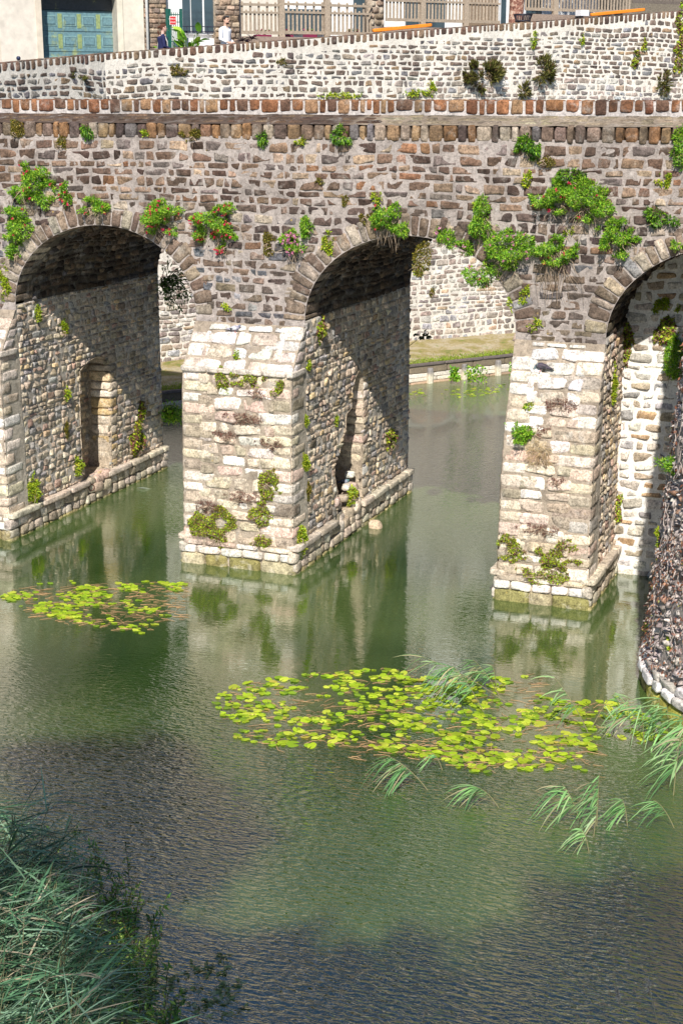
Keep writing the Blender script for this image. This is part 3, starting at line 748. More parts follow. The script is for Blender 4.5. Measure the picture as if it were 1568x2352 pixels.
canopy_tree('plane tree on the near bank overhanging the water', (6.0, -28.5, 3.0),
            [blob(60, 1745, .55), blob(130, 1745, .5), blob(200, 1742, .5), blob(270, 1742, .5), blob(340, 1742, .5), blob(400, 1745, .45), blob(120, 1830, .7), blob(250, 1830, .7), blob(370, 1830, .7), blob(500, 1860, .5), blob(440, 1930, .7), blob(300, 1930, .8), blob(560, 1930, .45), blob(420, 2030, .5), blob(620, 2200, .5), blob(720, 2250, .6), blob(560, 2280, .5), blob(860, 2270, .5), blob(420, 2260, .7), blob(520, 2340, .7), blob(700, 2350, .8), blob(880, 2350, .7)])
canopy_tree('second plane tree on the near bank behind the camera', (13.5, -29.5, 3.0),
            [blob(980, 2180, .35), blob(1180, 2190, .4), blob(1290, 2060, .35), blob(1330, 2150, .5), blob(1440, 2090, .5), blob(1530, 2060, .6), blob(1430, 2210, .6), blob(1560, 2200, .7), blob(1240, 2270, .4), blob(1040, 2330, .7), blob(1200, 2360, .7), blob(1350, 2330, .6), blob(1500, 2330, .6), blob(920, 2230, .35), blob(800, 2340, .5), blob(960, 2350, .6)])

# ================================================================ WALL PLANTS
GREEN = [(.20, .44, .03, 5), (.32, .54, .04, 4), (.09, .24, .02, 3), (.44, .56, .06, 2)]
YGREEN = [(.42, .52, .03, 4), (.30, .44, .03, 3), (.52, .50, .05, 2), (.14, .24, .02, 1)]
OLIVE = [(.14, .15, .03, 4), (.09, .09, .025, 3), (.20, .18, .05, 3), (.16, .10, .05, 2)]
MOSS = [(.26, .22, .03, 4), (.17, .15, .03, 3), (.35, .26, .05, 2), (.12, .14, .02, 2)]
REDD = [(.26, .11, .08, 4), (.18, .09, .07, 3), (.34, .20, .14, 2), (.22, .26, .05, 1.2)]
DARKG = [(.06, .17, .015, 4), (.11, .26, .02, 3), (.04, .10, .01, 1)]
DRY = [(.50, .38, .20, 3), (.38, .26, .14, 2), (.60, .50, .32, 1)]
def surf_point(px, py, plane):
    if plane == 'F': return at_y(px, py, 0.0), np.array([0, -1.0, 0])
    if plane == 'B':
        P = at_y(px, py, -.62)
        pr = PR['c'] if px > 1100 else PR['b']
        for _ in range(4): P = at_y(px, py, -float(pr(P[2])))
        return P, np.array([0, -1.0, 0])
    if plane == 'S1': return at_x(px, py, -5.85), np.array([1.0, 0, 0])
    if plane == 'S2': return at_x(px, py, 0.0), np.array([1.0, 0, 0])
    if plane == 'S3': return at_x(px, py, 5.25), np.array([1.0, 0, 0])
    if plane == 'R': return at_y(px, py, 1.5), np.array([0, -1.0, 0])
    if plane == 'BP': return at_y(px, py, 5.12), np.array([0, -1.0, 0])
    if plane == 'T':
        r = ray(px, py); o = CAM[:2]-TC; z = 3.0
        for _ in range(5):
            Rr = float(trad(z)); a = r[0]**2+r[1]**2; b = 2*(o[0]*r[0]+o[1]*r[1]); c = o[0]**2+o[1]**2-Rr*Rr
            D = max(b*b-4*a*c, 0); t = (-b-math.sqrt(D))/(2*a); P = CAM+r*t; z = P[2]
        return P, unit(np.array([P[0]-TC[0], P[1]-TC[1], 0]))
    if plane == 'FAR': return at_y(px, py, BD-.1), unit(np.array([1.0, -.2, 0]))
    if plane == 'U':
        s_, z = at_w(px, py, 0.0); return wp(s_, 0, z), np.array([WN[0], WN[1], 0])
    if plane == 'V':
        s_, z = at_w(px, py, 0.0); return wp(s_, 0, z), np.array([WN[0], WN[1], 0])
def wall_plant(px, py, plane, w, h, typ, label, flowers=0, hang=0, name=None):
    P0, N = surf_point(px, py, plane); d = depth_of(P0); m = d/FPX; W = w*m*1.15; H = h*m*1.15
    T = unit(np.cross(np.array([0, 0, 1.0]), N)); Zv = np.array([0, 0, 1.0])
    names = {'val': ('valerian', 'flowering plant'), 'fern': ('fern', 'fern'), 'moss': ('moss_cushion', 'moss'), 'tuft': ('wall_weed', 'weed'), 'mat': ('creeping_weed', 'creeping plant'),
             'ivy': ('creeper', 'climbing plant'), 'rmat': ('creeping_weed', 'creeping plant'), 'bush': ('wall_shrub', 'shrub'), 'dry': ('dry_grass', 'grass tuft')}[typ]
    if T@RT < 0: T = -T
    root = thing(name or names[0], label, names[1], P0-N*.0)
    mb = MB()
    pal, L, wd, dep, dens = {'val': (GREEN, .072, .022, .24, 3000), 'fern': (DARKG+[(.22, .40, .02, 4)], .085, .026, .14, 2000), 'moss': (MOSS, .04, .026, .05, 3400), 'tuft': (YGREEN, .06, .03, .08, 2400),
                             'mat': (REDD+YGREEN+YGREEN[:2], .042, .026, .06, 3000), 'ivy': (YGREEN+REDD[:2], .06, .05, .07, 1900), 'bush': (OLIVE, .12, .03, .25, 2200), 'dry': (DRY, .14, .008, .1, 1200), 'rmat': (REDD[:3], .045, .012, .05, 2400)}[typ]
    sc_ = max(.7, min(1.6, m/ .0095))
    L *= sc_; wd *= sc_
    if typ == 'bush' : dep *= 1.3
    n = int(min(7000, max(16, dens*W*H*1.1/(sc_**2))))
    # ragged mass: noise-cut ellipse
    k = 3; ang = rng.random(k)*2*math.pi; rr = np.sqrt(rng.random(k))*.62; cx = np.cos(ang)*rr; cy = np.sin(ang)*rr
    M = n*5; a = rng.random(M)*2*math.pi; q = np.sqrt(rng.random(M))*1.25; ux = np.cos(a)*q; uz = np.sin(a)*q; o_ = rng.random(2)*90
    fr = 1.3 if W < .5 else 2.1
    v_ = vnoise(np.stack([ux*fr*max(1, W/H*.7)+o_[0], uz*fr*max(1, H/W*.7)+o_[1], 0*ux], -1), 1.0)+.45*vnoise(np.stack([ux*5+o_[1], uz*5+o_[0], 0*ux], -1), 1.0)
    th_ = q**2*1.05-.62; kp = np.nonzero(v_ > th_)[0][:n]; ux = ux[kp]; uz = uz[kp]; q = q[kp]*.8; v_ = (v_-th_)[kp]; n = len(kp)
    if n < 4: n = 8; ux = rng.normal(0, .3, n); uz = rng.normal(0, .3, n); q = np.abs(ux); v_ = q*0+.5
    dp = dep*min(1.5, max(W, .12)/.5+.35)*rng.random(n)**.7*np.clip(v_*1.1, .08, 1.2)
    B = P0+T*(ux*W/2)[:, None]+Zv*(uz*H/2)[:, None]+N*(dp+.01)[:, None]
    rad = T*(ux)[:, None]+Zv*(uz)[:, None]
    if typ == 'val': D = rad*.5+N*.7+rng.standard_normal((n, 3))*.55+Zv*.15
    elif typ == 'fern': D = rad*.9+N*.6+rng.standard_normal((n, 3))*.35-Zv*.4
    elif typ == 'bush': D = rad*1.0+N*.6+rng.standard_normal((n, 3))*.4+Zv*.5
    elif typ == 'dry': D = rad*.4+N*.4+rng.standard_normal((n, 3))*.4-Zv*.5
    elif typ == 'ivy': D = N*.3+rng.standard_normal((n, 3))*.5-Zv*.6
    else: D = rad*.4+N*.8+rng.standard_normal((n, 3))*.6
    leaves(mb, B, D, L*rng.uniform(.6, 1.3, n), wd*rng.uniform(.7, 1.3, n), palette(pal, n, .22), up=tuple(N*.8+Zv*.6))
    mb.build('foliage', LEAF, root)
    if W > .22 or hang:
        mb = MB(); ns = int(6+hang*14+W*10)
        for _ in range(ns):
            j = rng.integers(0, k); x0 = cx[j]*W/2*.8; z0 = cy[j]*H/2-.1*H
            ln = (hang if hang else .25)*rng.uniform(.4, 1.1)*max(H, .3)
            p0 = P0+T*x0+Zv*z0+N*.02; p1 = p0+T*rng.normal(0, .15*W)-Zv*ln*.5+N*rng.uniform(.03, .14); p2 = p1+T*rng.normal(0, .12*W)-Zv*ln*.5-N*.03
            tube(mb, [p0, (p0+p1)/2+N*.03, p1, p2], [.006, .005, .004, .002], np.array([.32, .24, .17])*rng.uniform(.5, 1.6), 4, close=False)
        mb.build('stem', TWIG, root)
    if flowers:
        pc = (.80, .05, .14) if flowers > 0 else (.85, .34, .55)
        for _ in range(abs(flowers)):
            j = rng.integers(0, n); c = B[j]+N*(dep*.35-min(dp[j], dep*.3)*.5+.03)+rng.standard_normal(3)*.02; f = 16; mb = MB()
            leaves(mb, c+rng.standard_normal((f, 3))*.009, rng.standard_normal((f, 3))+N, np.full(f, .028), np.full(f, .022), palette([(*pc, 1)], f, .3))
            mb.build('flower', PETAL, root)
    return root
PL = [
 (590, 905, 'B', 50, 18, 'rmat', 'small red-brown creeper fringe between the two green mats of the middle pier', 0, 0),
 (560, 1140, 'B', 90, 22, 'rmat', 'long red-brown creeper band low on the middle pier front', 0, 0),
 (480, 1165, 'B', 60, 26, 'rmat', 'red-brown creeper just above the largest mat of the middle pier', 0, 0),
 (1230, 985, 'B', 60, 30, 'rmat', 'red-brown creeper right of the bushy weed on the right-hand pier', 0, 0),
 (1275, 1105, 'B', 40, 20, 'rmat', 'small red-brown creeper in mid height of the right-hand pier', 0, 0),
 (1240, 1215, 'B', 90, 24, 'rmat', 'red-brown creeper band above the green mats of the right-hand pier', 0, 0),
 (85, 425, 'F', 100, 80, 'val', 'leafy red-flowered valerian high above the left pier', 14, .7),
 (45, 512, 'F', 72, 74, 'val', 'rounded green valerian at the left haunch of the left arch', 4, .6),
 (42, 575, 'F', 34, 40, 'val', 'small grey-green valerian hanging lowest on the left arch ring', 0, .5),
 (8, 645, 'F', 36, 66, 'tuft', 'yellow-green grassy weed on the wall at the far left edge', 0, .4),
 (155, 452, 'F', 28, 60, 'val', 'slim red-flowered valerian just right of the biggest left clump', 7, .5),
 (222, 476, 'F', 62, 44, 'val', 'yellowish valerian clump on top of the left arch crown', 3, .5),
 (375, 500, 'F', 105, 62, 'val', 'spreading valerian with pink-red flowers right of the left arch crown', 26, .5),
 (492, 512, 'F', 98, 84, 'val', 'round valerian dotted all over with red flowers between left and middle arches', 40, .8),
 (517, 572, 'F', 36, 34, 'val', 'little red-flowered valerian hanging below the rounder flowery clump', 7, .3),
 (682, 560, 'F', 58, 48, 'val', 'pale-pink flowered valerian left of the middle arch', -30, .7),
 (710, 522, 'F', 36, 42, 'val', 'dark green shoots above the pale-pink valerian', 0, 0),
 (905, 505, 'F', 84, 66, 'val', 'bright green valerian growing over the middle arch crown', 5, .9),
 (1022, 552, 'F', 44, 46, 'val', 'sparse valerian with lilac flowers right of the middle arch crown', -6, .4),
 (1066, 574, 'F', 36, 34, 'val', 'small green valerian hanging from the right shoulder of the middle arch', -2, .3),
 (1106, 494, 'F', 54, 80, 'val', 'tall green valerian clump above the right shoulder of the middle arch', 0, .6),
 (1165, 570, 'F', 112, 72, 'val', 'wide valerian with a few lilac flowers over the pier between middle and right arches', -12, .8),
 (1108, 622, 'F', 66, 54, 'val', 'valerian trailing over the right rim of the middle arch, one red flower', 4, .7),
 (1275, 448, 'F', 82, 66, 'val', 'left part of the biggest valerian, with pink flowers', 7, .5),
 (1348, 468, 'F', 108, 86, 'val', 'biggest valerian clump, high on the wall left of the right arch', 4, .8),
 (1312, 408, 'F', 50, 34, 'fern', 'yellow-green fern sprouting on top of the biggest valerian', 0, 0),
 (1277, 574, 'F', 100, 56, 'val', 'valerian with long pale dry stems dangling under it', 3, 2.0),
 (1302, 528, 'F', 30, 44, 'tuft', 'narrow yellow-green weed above the valerian with dangling dry stems', 0, 0),
 (1420, 547, 'F', 76, 74, 'val', 'dense narrow-leaved valerian at the left shoulder of the right arch', 0, .5),
 (1508, 494, 'F', 46, 36, 'fern', 'yellow-green fern above the crown of the right arch', 0, 0),
 (1541, 507, 'F', 28, 22, 'fern', 'small dark fern right of the yellow-green one over the right arch', 0, 0),
 (1216, 334, 'F', 54, 54, 'fern', 'dark green fern under the coping, upper right', 0, 0),
 (1256, 371, 'F', 38, 26, 'moss', 'olive and yellow moss cushion just below the dark fern', 0, 0),
 (790, 311, 'F', 50, 32, 'fern', 'green fern below the middle of the coping', 0, 0),
 (204, 298, 'F', 38, 30, 'fern', 'green fern under the coping near the left end', 0, 0),
 (441, 313, 'F', 46, 32, 'moss', 'olive moss cushion under the coping above the left arch', 0, 0),
 (600, 318, 'F', 24, 32, 'fern', 'small fern under the coping between two moss cushions', 0, 0),
 (692, 324, 'F', 26, 16, 'tuft', 'thin green weed under the coping left of the middle fern', 0, 0),
 (141, 328, 'F', 26, 28, 'moss', 'brown moss cushion below the leftmost coping fern', 0, 0),
 (336, 304, 'F', 20, 16, 'tuft', 'tiny green weed beneath the coping left of the olive moss', 0, 0),
 (38, 300, 'F', 34, 40, 'moss', 'dark moss tuft at the coping near the left edge', 0, 0),
 (736, 416, 'F', 26, 14, 'moss', 'small dark moss tuft in mid wall above the pale-pink valerian', 0, 0),
 (793, 463, 'F', 22, 20, 'moss', 'yellow moss tuft in mid wall left of the middle arch crown', 0, 0),
 (868, 455, 'F', 22, 22, 'tuft', 'tiny green sprout right above the middle arch crown valerian', 0, 0),
 (838, 500, 'F', 34, 30, 'moss', 'red-brown moss tuft beside the middle arch crown valerian', 0, 0),
 (619, 560, 'F', 32, 44, 'moss', 'round orange moss patch between left and middle arches', 0, 0),
 (521, 706, 'F', 18, 14, 'tuft', 'tiny weed in a joint just above the middle pier cap', 0, 0),
 (752, 560, 'F', 24, 46, 'tuft', 'thin yellowish weed trailing on the ring of the middle arch', 0, 0),
 (1210, 410, 'F', 34, 28, 'tuft', 'yellow-green weed in mid wall left of the biggest valerian', 0, 0),
 (1090, 470, 'F', 14, 12, 'tuft', 'tiny weed left above the tall green valerian', 0, 0),
 (1523, 415, 'F', 26, 34, 'tuft', 'yellow-green weed high above the right arch', 0, 0),
 (1560, 335, 'F', 30, 84, 'val', 'dark green shrub at the right edge just below the coping', 0, .4),
 (1555, 560, 'F', 26, 22, 'val', 'small green clump at the right edge on the right arch ring', 0, .3),
 (1225, 745, 'F', 30, 20, 'tuft', 'yellowish weed on the right-hand pier above its pale cap', 0, 0),
 (1205, 680, 'F', 22, 40, 'tuft', 'thin weed line beside the right rim of the middle arch', 0, 0),
 (1170, 700, 'F', 12, 24, 'tuft', 'tiny weed at the foot of the right rim of the middle arch', 0, 0),
 (972, 588, 'F', 44, 84, 'moss', 'long hanging moss beard under the crown of the middle arch', 0, 0),
 (570, 872, 'B', 78, 34, 'mat', 'bright green creeping mat under the cap of the middle pier', 0, 0),
 (508, 876, 'B', 40, 54, 'mat', 'reddish creeping tuft at the upper left of the middle pier front', 0, 0),
 (637, 893, 'B', 42, 34, 'mat', 'dark green creeping tuft at the upper right of the middle pier front', 0, 0),
 (545, 818, 'B', 12, 26, 'tuft', 'small weed on the sloping cap of the middle pier', 0, 0),
 (612, 1115, 'B', 60, 76, 'mat', 'green creeping weed low on the right of the middle pier front', 0, 0),
 (500, 1214, 'B', 128, 80, 'mat', 'largest yellow-green mat above the foot of the middle pier', 0, 0),
 (602, 1188, 'B', 62, 42, 'mat', 'yellowish mat right of the largest mat on the middle pier', 0, 0),
 (596, 1244, 'B', 52, 28, 'mat', 'lowest small mat near the plinth of the middle pier', 0, 0),
 (560, 960, 'B', 90, 24, 'rmat', 'thin red-brown creeper streak across the middle pier front', 0, 0),
 (520, 1000, 'B', 50, 26, 'rmat', 'faint red-brown creeper patch left of the middle pier centre', 0, 0),
 (620, 1020, 'B', 60, 22, 'rmat', 'faint red-brown creeper patch right of the middle pier centre', 0, 0),
 (686, 1236, 'S2', 46, 70, 'tuft', 'bright green weed at the front corner foot of the middle pier', 0, .2),
 (732, 752, 'S2', 44, 66, 'ivy', 'yellow-green creeper high on the inner side of the middle pier', 0, 0),
 (707, 842, 'S2', 22, 30, 'tuft', 'yellowish weed under the creeper inside the middle arch', 0, 0),
 (700, 960, 'S2', 18, 30, 'tuft', 'small weed half way up the inner side of the middle pier', 0, 0),
 (770, 966, 'S2', 18, 26, 'tuft', 'small bright weed left of the broken recess', 0, 0),
 (697, 1062, 'S2', 24, 50, 'tuft', 'yellow weed low on the inner side of the middle pier', 0, 0),
 (705, 1124, 'S2', 22, 46, 'moss', 'yellow moss lowest on the inner side of the middle pier', 0, 0),
 (800, 1140, 'S2', 50, 34, 'tuft', 'weeds growing in the rubble of the broken recess', 0, 0),
 (895, 1005, 'S2', 56, 42, 'ivy', 'trailing green creeper at the far inner end of the middle pier', 0, .3),
 (75, 1130, 'S1', 50, 66, 'tuft', 'yellow-green leafy weed at the foot of the left pier', 0, .4),
 (178, 1071, 'S1', 28, 40, 'tuft', 'leafy weed beside the tall recess in the left pier', 0, 0),
 (313, 1022, 'S1', 56, 76, 'ivy', 'yellow-green climber right of the recess on the left pier', 0, 0),
 (322, 955, 'S1', 34, 60, 'ivy', 'thin upper shoot of the climber right of the left recess', 0, 0),
 (84, 720, 'S1', 26, 34, 'tuft', 'yellow weed high inside the left arch', 0, 0),
 (144, 757, 'S1', 26, 44, 'tuft', 'orange-yellow weed inside the left arch beside the shadow edge', 0, 0),
 (152, 905, 'S1', 16, 26, 'tuft', 'yellow weed left above the tall recess of the left pier', 0, 0),
 (150, 990, 'S1', 18, 50, 'moss', 'yellow moss streak left of the tall recess', 0, 0),
 (1187, 988, 'B', 58, 48, 'val', 'bright green bushy weed on the left edge of the right-hand pier', 0, .4),
 (1216, 932, 'B', 24, 18, 'tuft', 'small green tuft above the bushy weed of the right-hand pier', 0, 0),
 (1240, 1050, 'B', 50, 70, 'dry', 'straw-coloured dry grass on the front of the right-hand pier', 0, 0),
 (1178, 1258, 'B', 62, 56, 'mat', 'dark mat at the lower left of the right-hand pier', 0, 0),
 (1302, 1252, 'B', 44, 24, 'mat', 'bright green small mat at the lower right of the right-hand pier', 0, 0),
 (1262, 1282, 'B', 110, 48, 'mat', 'broad green mat low on the right-hand pier', 0, 0),
 (1245, 1322, 'B', 100, 40, 'mat', 'yellow-red mat just above the foot of the right-hand pier', 0, 0),
 (1290, 935, 'B', 60, 40, 'rmat', 'red-brown dry creeper below the white cap of the right-hand pier', 0, 0),
 (1428, 800, 'R', 40, 120, 'ivy', 'long yellow-green creeper down the left side of the walled-up arch', 0, 0),
 (1420, 740, 'R', 50, 44, 'ivy', 'top shoots of the creeper in the walled-up arch', 0, 0),
 (1405, 880, 'S3', 26, 70, 'tuft', 'thin green weed line in the corner of the walled-up arch', 0, 0),
 (1408, 1165, 'R', 36, 70, 'ivy', 'sparse creeper low in the corner of the walled-up arch', 0, 0),
 (1526, 705, 'R', 46, 44, 'tuft', 'bright yellow-green weed where shade meets light on the walled-up arch', 0, 0),
 (1525, 765, 'R', 56, 80, 'ivy', 'reddish creeper hanging under the bright weed on the blocking wall', 0, 0),
 (1560, 830, 'R', 56, 100, 'val', 'dark green bush with one red flower at the right edge by the blocking wall', 1, .5),
 (1550, 1070, 'T', 44, 40, 'val', 'green leafy sprig on the left outline of the bastion, upper', 0, 0),
 (1516, 1235, 'T', 26, 50, 'tuft', 'yellow-green sprig on the outline of the bastion, half way up', 0, 0),
 (1492, 1440, 'T', 20, 26, 'tuft', 'small green sprig low on the outline of the bastion', 0, 0),
 (1540, 1480, 'T', 24, 30, 'tuft', 'yellow weed in the creeper low on the bastion', 0, 0),
 (153, 180, 'U', 62, 56, 'bush', 'big brown and green shrub growing from the left of the upper white-jointed wall', 0, 0),
 (1108, 172, 'U', 72, 58, 'bush', 'big olive shrub growing from the middle right of the upper wall', 0, .3),
 (1245, 162, 'U', 32, 54, 'bush', 'slim olive shrub right of the big olive one on the upper wall', 0, 0),
 (1200, 208, 'U', 22, 24, 'bush', 'small reddish shrub low between the two olive shrubs', 0, 0),
 (408, 162, 'U', 44, 18, 'moss', 'green and rust moss cushion on the upper wall below the walkers', 0, 0),
 (648, 140, 'U', 22, 14, 'moss', 'small moss cushion on the upper wall right of the walkers', 0, 0),
 (775, 219, 'U', 96, 10, 'tuft', 'flat green weed strip showing over the back parapet, middle', 0, 0),
 (952, 216, 'U', 56, 14, 'tuft', 'green weed strip over the back parapet right of the middle', 0, 0),
 (990, 208, 'U', 16, 30, 'tuft', 'upright weed at the right end of the green strip over the back parapet', 0, 0),
 (1225, 92, 'U', 12, 30, 'tuft', 'narrow green weed below the litter basket', 0, 0),
 (1335, 88, 'U', 10, 26, 'tuft', 'tiny green weed below the right-hand orange beam', 0, 0),
 (1458, 132, 'U', 30, 34, 'ivy', 'dark creeper patch on the upper right of the white-jointed wall', 0, 0),
 (1477, 108, 'U', 12, 32, 'ivy', 'thin creeper shoot above the dark creeper patch', 0, 0),
 (1519, 190, 'U', 22, 42, 'bush', 'olive shrub near the right end of the upper wall', 0, 0),
 (1558, 100, 'U', 24, 130, 'ivy', 'tall creeper column at the right edge of the upper wall', 0, 0),
 (1556, 42, 'U', 18, 36, 'ivy', 'bright green creeper top at the right edge by the wall coping', 0, 0),
 (960, 620, 'V', 18, 30, 'tuft', 'weed on the wall seen through the middle arch, upper', 0, 0),
 (990, 668, 'V', 16, 20, 'moss', 'moss on the wall seen through the middle arch, lower', 0, 0),
]
for p in PL: wall_plant(*p[:7], flowers=p[7], hang=p[8])
# shrub hanging inside the far end of the left arch, and the one at its foot
def shrub(px, py, plane, w, h, label, pal, L=.12, wd=.05, n=900, name='overhanging_shrub', out=.5, dirn=None):
    P0, N = surf_point(px, py, plane); m = depth_of(P0)/FPX; root = thing(name, label, 'shrub', P0)
    T = RT*1.0; mb = MB(); st = MB()
    for i in range(18):
        a = rng.uniform(-1, 1); e = P0+T*(w*m*rng.uniform(.1, .95))+np.array([0, 0, 1.0])*h*m*.5*rng.uniform(-1, 1)+N*rng.uniform(-.1, .4)*out
        mid = (P0+e)/2+np.array([0, 0, .08]); tube(st, [P0, mid, e], [.012, .008, .003], (.10, .08, .05), 4, close=False)
        k = n//18; t = rng.random(k)[:, None]**.6; B = P0*(1-t)+e*t+rng.standard_normal((k, 3))*.05
        leaves(mb, B, (e-P0)[None]*.8+rng.standard_normal((k, 3))*.5-np.array([0, 0, .3]), rng.uniform(.6, 1.2, k)*L, rng.uniform(.7, 1.2, k)*wd, palette(pal, k, .2))
    mb.build('foliage', LEAF, root); st.build('branch', TWIG, root)
shrub(368, 655, 'FAR', 72, 130, 'dark leafy shrub hanging at the far end of the left arch', [(.10, .20, .04, 3), (.05, .11, .03, 2)], .11, .04, 620)
shrub(372, 948, 'FAR', 42, 40, 'round green shrub at the far foot of the left arch wall', GREEN, .10, .03, 700)
P0, N = surf_point(932, 800, 'FAR'); root = thing('maple_seedling', 'thin twig with dark lobed leaves at the far edge of the middle arch', 'seedling', P0)
st = MB(); mb = MB(); e = P0+RT*.32+np.array([0, 0, .25]); tube(st, [P0, (P0+e)/2, e], [.008, .006, .003], (.2, .15, .1), 4)
for q in (e, e+RT*.12, e-RT*.14+np.array([0, 0, .02]), e+np.array([0, 0, .08])+RT*.05):
    leaves(mb, np.repeat(q[None], 7, 0), rng.standard_normal((7, 3)), np.full(7, .11), np.full(7, .07), palette([(.03, .05, .015, 1)], 7, .2))
mb.build('foliage', LEAF, root); st.build('stem', TWIG, root)
for px, py, w, h, lab in ((1085, 842, 44, 36, 'leafy weed drooping over the gap in the timber revetment'), (1037, 843, 14, 26, 'thin weed on the revetment left of the leafy one'), (1178, 836, 26, 40, 'green weed on the revetment right beside the right-hand pier')):
    u = at_z(px, py+14, .3); root_ = thing('creeping_weed', lab, 'weed', u); mb = MB(); m = depth_of(u)/FPX; n = 260
    B = u+RT*(rng.uniform(-.5, .5, n)*w*m)[:, None]+np.array([0, 0, 1.0])*(rng.uniform(-.5, .5, n)*h*m)[:, None]+np.array([RN[0], RN[1], 0])*rng.uniform(.05, .25, n)[:, None]
    leaves(mb, B, rng.standard_normal((n, 3))-np.array([0, 0, .3]), rng.uniform(.07, .13, n), rng.uniform(.04, .07, n), palette(GREEN, n, .2)); mb.build('foliage', LEAF, root_)
# grass fringe of the ledge
mb = MB(); n = 26000; u = rng.uniform(-10, 18, n); v = np.abs(rng.normal(0, .10, n))+.01; B = ledge(u, v, 0*u)
blades(mb, B, rng.standard_normal((n, 3))*.5+np.array([0, 0, 1]), rng.uniform(.04, .10, n), np.full(n, .022), np.full(n, .4), palette([(.30, .42, .03, 3), (.20, .30, .03, 2), (.45, .40, .14, 1)], n, .2), 2)
tag(mb.build('grass', LEAF), 'bright green grass fringe along the edge of the far ledge', 'grass', kind='stuff')

# ================================================================ WATER PLANTS
def poly_pts(poly, n, f=None):
    poly = np.array(poly, float); out = []
    lo = poly.min(0); hi = poly.max(0)
    while len(out) < n:
        x, y = rng.uniform(lo, hi)
        if inpoly(x, y, poly) and (f is None or rng.random() < f(x, y)): out.append((x, y))
    return out
PADC = [(.46, .62, .03, 5), (.34, .52, .03, 3), (.62, .70, .07, 2.4), (.22, .36, .03, 1.6), (.60, .50, .08, .4)]
def pad_mb(mb, c, r, rot, tilt, col):
    k = 12; th = rot+np.linspace(.22, 2*math.pi-.22, k+1); rr = r*(1+.04*np.sin(3*th))
    ring = np.stack([rr*np.cos(th)*1.15, rr*np.sin(th)*.92, tilt[0]*np.cos(th)*r+tilt[1]*np.sin(th)*r+.004+.05*r*np.sin(4*th+rot)], -1)
    V = np.concatenate([[[0, 0, .006]], ring])+np.asarray(c)
    F = [[0, 1+2*i, 2+2*i, 3+2*i] for i in range(k//2)]
    mb.add(V, F, col)
meshes = []
for i in range(24):
    mb = MB(); pad_mb(mb, (0, 0, 0), .052, 0, (rng.normal(0, .11), rng.normal(0, .11)), palette(PADC, 1, .14)[0]); o = mb.build('lily_pad', LEAF); meshes.append(o.data); bpy.data.objects.remove(o)
RIGHTP = [(495, 1600), (560, 1565), (700, 1548), (880, 1535), (960, 1548), (1060, 1560), (1240, 1550), (1245, 1600), (1330, 1612), (1420, 1598), (1500, 1650), (1540, 1690), (1480, 1705), (1360, 1695), (1362, 1770), (1280, 1768), (1080, 1775), (940, 1735), (800, 1712), (620, 1715), (515, 1700), (500, 1650)]
def dens(x, y): return np.clip(.35+1.3*float(vnoise(np.array([x*.016, y*.05, 1.0]), 1.0))+.6*float(vnoise(np.array([x*.05, y*.15, 3.0]), 1.0))+(.2 if 750 < x < 1250 else -.1), .01, 1)
pts = poly_pts(RIGHTP, 300, dens)
for i, (x, y) in enumerate(pts):
    p = at_z(x, y, .006+.002*(i % 5)); o = bpy.data.objects.new('lily_pad', meshes[rng.integers(0, 24)]); COL.objects.link(o)
    s = rng.uniform(.5, 1.5); o.location = p; o.rotation_euler = (0, 0, rng.uniform(0, 6.28)); o.scale = (s, s, s)
    tag(o, 'yellow-green lily pad floating in the wide raft in front of the middle and right arches', 'lily pad', 'lily pads in the large raft')
mb = MB()
for poly, n in ((RIGHTP, 760), ([(0, 1370), (60, 1345), (180, 1328), (330, 1335), (430, 1338), (420, 1372), (400, 1412), (330, 1455), (220, 1440), (100, 1410), (20, 1385)], 420), ([(935, 905), (960, 893), (1060, 885), (1175, 872), (1175, 892), (1090, 912), (1000, 918)], 90)):
    for x, y in poly_pts(poly, n, (lambda x, y: np.clip(.35+1.3*float(vnoise(np.array([x*.02, y*.06, 1.0]), 1.0))+.5*float(vnoise(np.array([x*.06, y*.18, 4.0]), 1.0)), .01, 1))):
        p = at_z(x, y, .005+.001*rng.integers(0, 6)); pad_mb(mb, p, rng.uniform(.03, .062), rng.uniform(0, 6.28), (rng.normal(0, .06), rng.normal(0, .06)), palette(PADC, 1, .15)[0])
tag(mb.build('lily_pads', LEAF), 'smaller yellow-green lily pads scattered in the rafts on the water', 'lily pads', kind='stuff')
mb = MB()
for poly, n in ((RIGHTP, 500), ([(20, 1350), (430, 1335), (420, 1430), (300, 1455), (60, 1420)], 350), ([(700, 1690), (1300, 1720), (1250, 1775), (800, 1740)], 120)):
    for x, y in poly_pts(poly, n):
        p = at_z(x, y, .004); a = rng.normal(0, .5)+R(20); L = rng.uniform(.05, .28)
        q = p+np.array([math.cos(a), math.sin(a), 0])*L; tube(mb, [p, (p+q)/2+np.array([rng.normal(0, .02), rng.normal(0, .02), .006]), q], [.004, .004, .002], np.array([.30, .18, .09])*rng.uniform(.6, 1.8), 4, close=False)
tag(mb.build('pondweed', TWIG), 'brown strands of dead pondweed between the lily pads', 'pondweed', kind='stuff')

